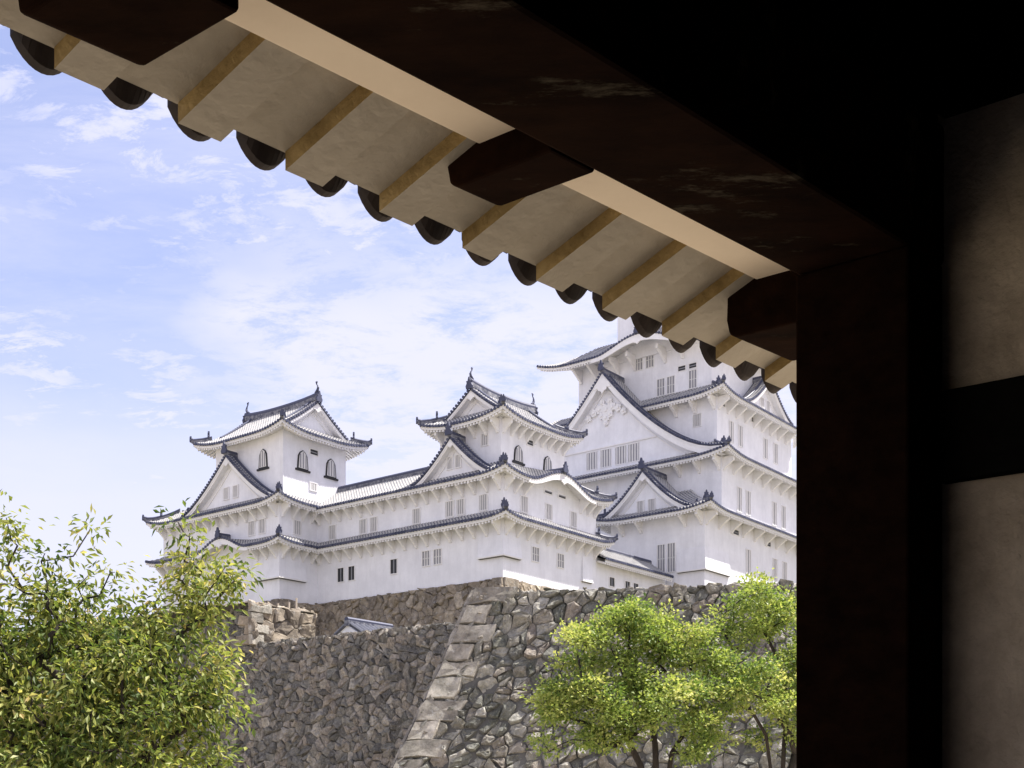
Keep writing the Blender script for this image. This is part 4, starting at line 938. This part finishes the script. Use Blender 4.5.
# cherry tree at the left, in front of the shaded wall
CH = [cl(50, 690, 11.5, 90, 70, 1.0), cl(145, 700, 11.3, 70, 75, 0.9), cl(170, 640, 11.6, 50, 36, 0.6), cl(90, 625, 11.8, 66, 32, 0.7), cl(15, 620, 11.2, 60, 45, 0.7),
      cl(200, 700, 11.4, 34, 36, 0.5), cl(212, 660, 11.4, 22, 24, 0.4), cl(-60, 660, 11.6, 90, 90, 1.0), cl(110, 780, 11.2, 105, 60, 1.0), cl(0, 780, 11.2, 120, 70, 1.0), cl(205, 760, 11.6, 24, 20, 0.4), cl(228, 712, 11.5, 16, 18, 0.3),
      cl(188, 570, 11.7, 16, 34, 0.25, 3.0), cl(222, 575, 11.5, 22, 11, 0.2, 5.0), cl(205, 605, 11.5, 26, 14, 0.25, 2.4), cl(186, 528, 11.7, 11, 14, 0.15, 5.0), cl(55, 550, 11.4, 28, 16, 0.25, 0.7), cl(98, 535, 11.6, 14, 12, 0.2, 0.8), cl(10, 560, 11.2, 18, 26, 0.3, 0.8), cl(5, 518, 11.1, 10, 12, 0.2, 0.9), cl(90, 575, 11.5, 30, 16, 0.3, 0.7), cl(140, 605, 11.7, 28, 18, 0.3), cl(-70, 560, 11.5, 60, 40, 0.6)]
bx, by, _ = at(95, 700, 11.5)
leafy('cherry_tree', 'leafy cherry tree with yellowing leaves and thin upper sprays, at the lower left', (bx, by, GZ), [(bx, by, GZ), (bx+0.03, by, -1.0), (bx-0.05, by+0.05, -0.35), (bx+0.02, by, 0.1)], CH, 820, (0.096, 0.038, 34, 0.10), 'cherry_leaf', None, 0.15, 0.1, 0.55, 3)
# maples in front of the tall wall
M1 = [cm(625, 622, 22, 30, 12, 0.7), cm(590, 640, 21.6, 24, 12, 0.5), cm(650, 640, 22.2, 30, 12, 0.7), cm(692, 640, 22.4, 26, 9, 0.6), cm(610, 660, 22, 30, 9, 0.5), cm(668, 662, 22.2, 24, 8, 0.5), cm(578, 662, 21.6, 18, 8, 0.4),
      cm(565, 695, 21.5, 24, 12, 0.6), cm(598, 690, 21.4, 22, 14, 0.6), cm(560, 712, 21.4, 20, 10, 0.5), cm(610, 715, 21.4, 26, 14, 0.6), cm(640, 685, 21.8, 24, 16, 0.7), cm(680, 695, 21.4, 24, 12, 0.7), cm(650, 712, 21.2, 24, 12, 0.7),
      cm(700, 720, 21.3, 22, 10, 0.6), cm(612, 738, 21.4, 20, 8, 0.5), cm(590, 735, 21.5, 20, 9, 0.5), cm(548, 746, 21.4, 14, 8, 0.3), cm(694, 748, 21.2, 16, 8, 0.5), cm(635, 608, 22.2, 14, 7, 0.4), cm(705, 660, 22.3, 20, 9, 0.5), cm(712, 735, 21.6, 18, 9, 0.5), cm(545, 700, 21.6, 12, 8, 0.3), cm(660, 620, 22.4, 16, 7, 0.4), cm(580, 628, 22.0, 16, 7, 0.4)]
bx, by, _ = at(655, 800, 21.8)
leafy('maple_tree', 'light green maple in the middle of the front wall, with layered leaf clumps', (bx, by, GZ), [(bx, by, GZ), (bx+0.05, by, -0.9), (bx-0.02, by, -0.45)], M1, 330, (0.078, 0.054, 84, 0.13), 'maple_leaf', 'maples below the stone wall', 0.10, 0.35, 0.1, 11, stems=([at(640, 765, 21.8), at(625, 735, 21.7), at(605, 712, 21.5), at(585, 690, 21.6)], [at(655, 745, 21.9), at(650, 712, 22), at(640, 680, 22.1), at(628, 645, 22.2)], [at(672, 752, 21.8), at(690, 725, 21.8), at(700, 700, 22), at(690, 665, 22.3)]))
M2 = [cm(750, 600, 23, 24, 12, 0.7), cm(782, 612, 23, 24, 14, 0.7), cm(728, 622, 22.8, 18, 12, 0.5), cm(760, 625, 23, 26, 10, 0.7), cm(752, 586, 23.2, 9, 6, 0.3), cm(722, 668, 22, 24, 10, 0.6), cm(755, 672, 22, 28, 12, 0.7), cm(735, 690, 21.8, 30, 12, 0.7), cm(778, 700, 22, 24, 12, 0.7),
      cm(708, 690, 21.6, 18, 10, 0.5), cm(725, 712, 21.6, 24, 8, 0.5), cm(795, 660, 23, 20, 12, 0.7), cm(800, 690, 23, 26, 18, 0.8), cm(830, 640, 23, 36, 30, 1.0), cm(792, 728, 22.4, 22, 12, 0.6), cm(760, 738, 22.9, 14, 8, 0.4), cm(840, 720, 23, 40, 30, 1.0), cm(740, 645, 22.6, 14, 7, 0.4)]
bx, by, _ = at(782, 800, 22.5)
leafy('maple_tree', 'light green maple at the right, partly behind the dark gate post', (bx, by, GZ), [(bx, by, GZ), (bx-0.05, by, -0.9), (bx-0.12, by, -0.4)], M2, 300, (0.078, 0.054, 84, 0.13), 'maple_leaf', 'maples below the stone wall', 0.10, 0.35, 0.1, 12, stems=([at(770, 765, 22.5), at(766, 735, 22.4), at(752, 712, 22.2), at(738, 692, 22)], [at(784, 745, 22.6), at(788, 700, 22.8), at(778, 660, 23), at(760, 622, 23.1)], [at(795, 755, 22.6), at(790, 735, 22.4), at(775, 712, 22.2), at(766, 690, 22.1)]))
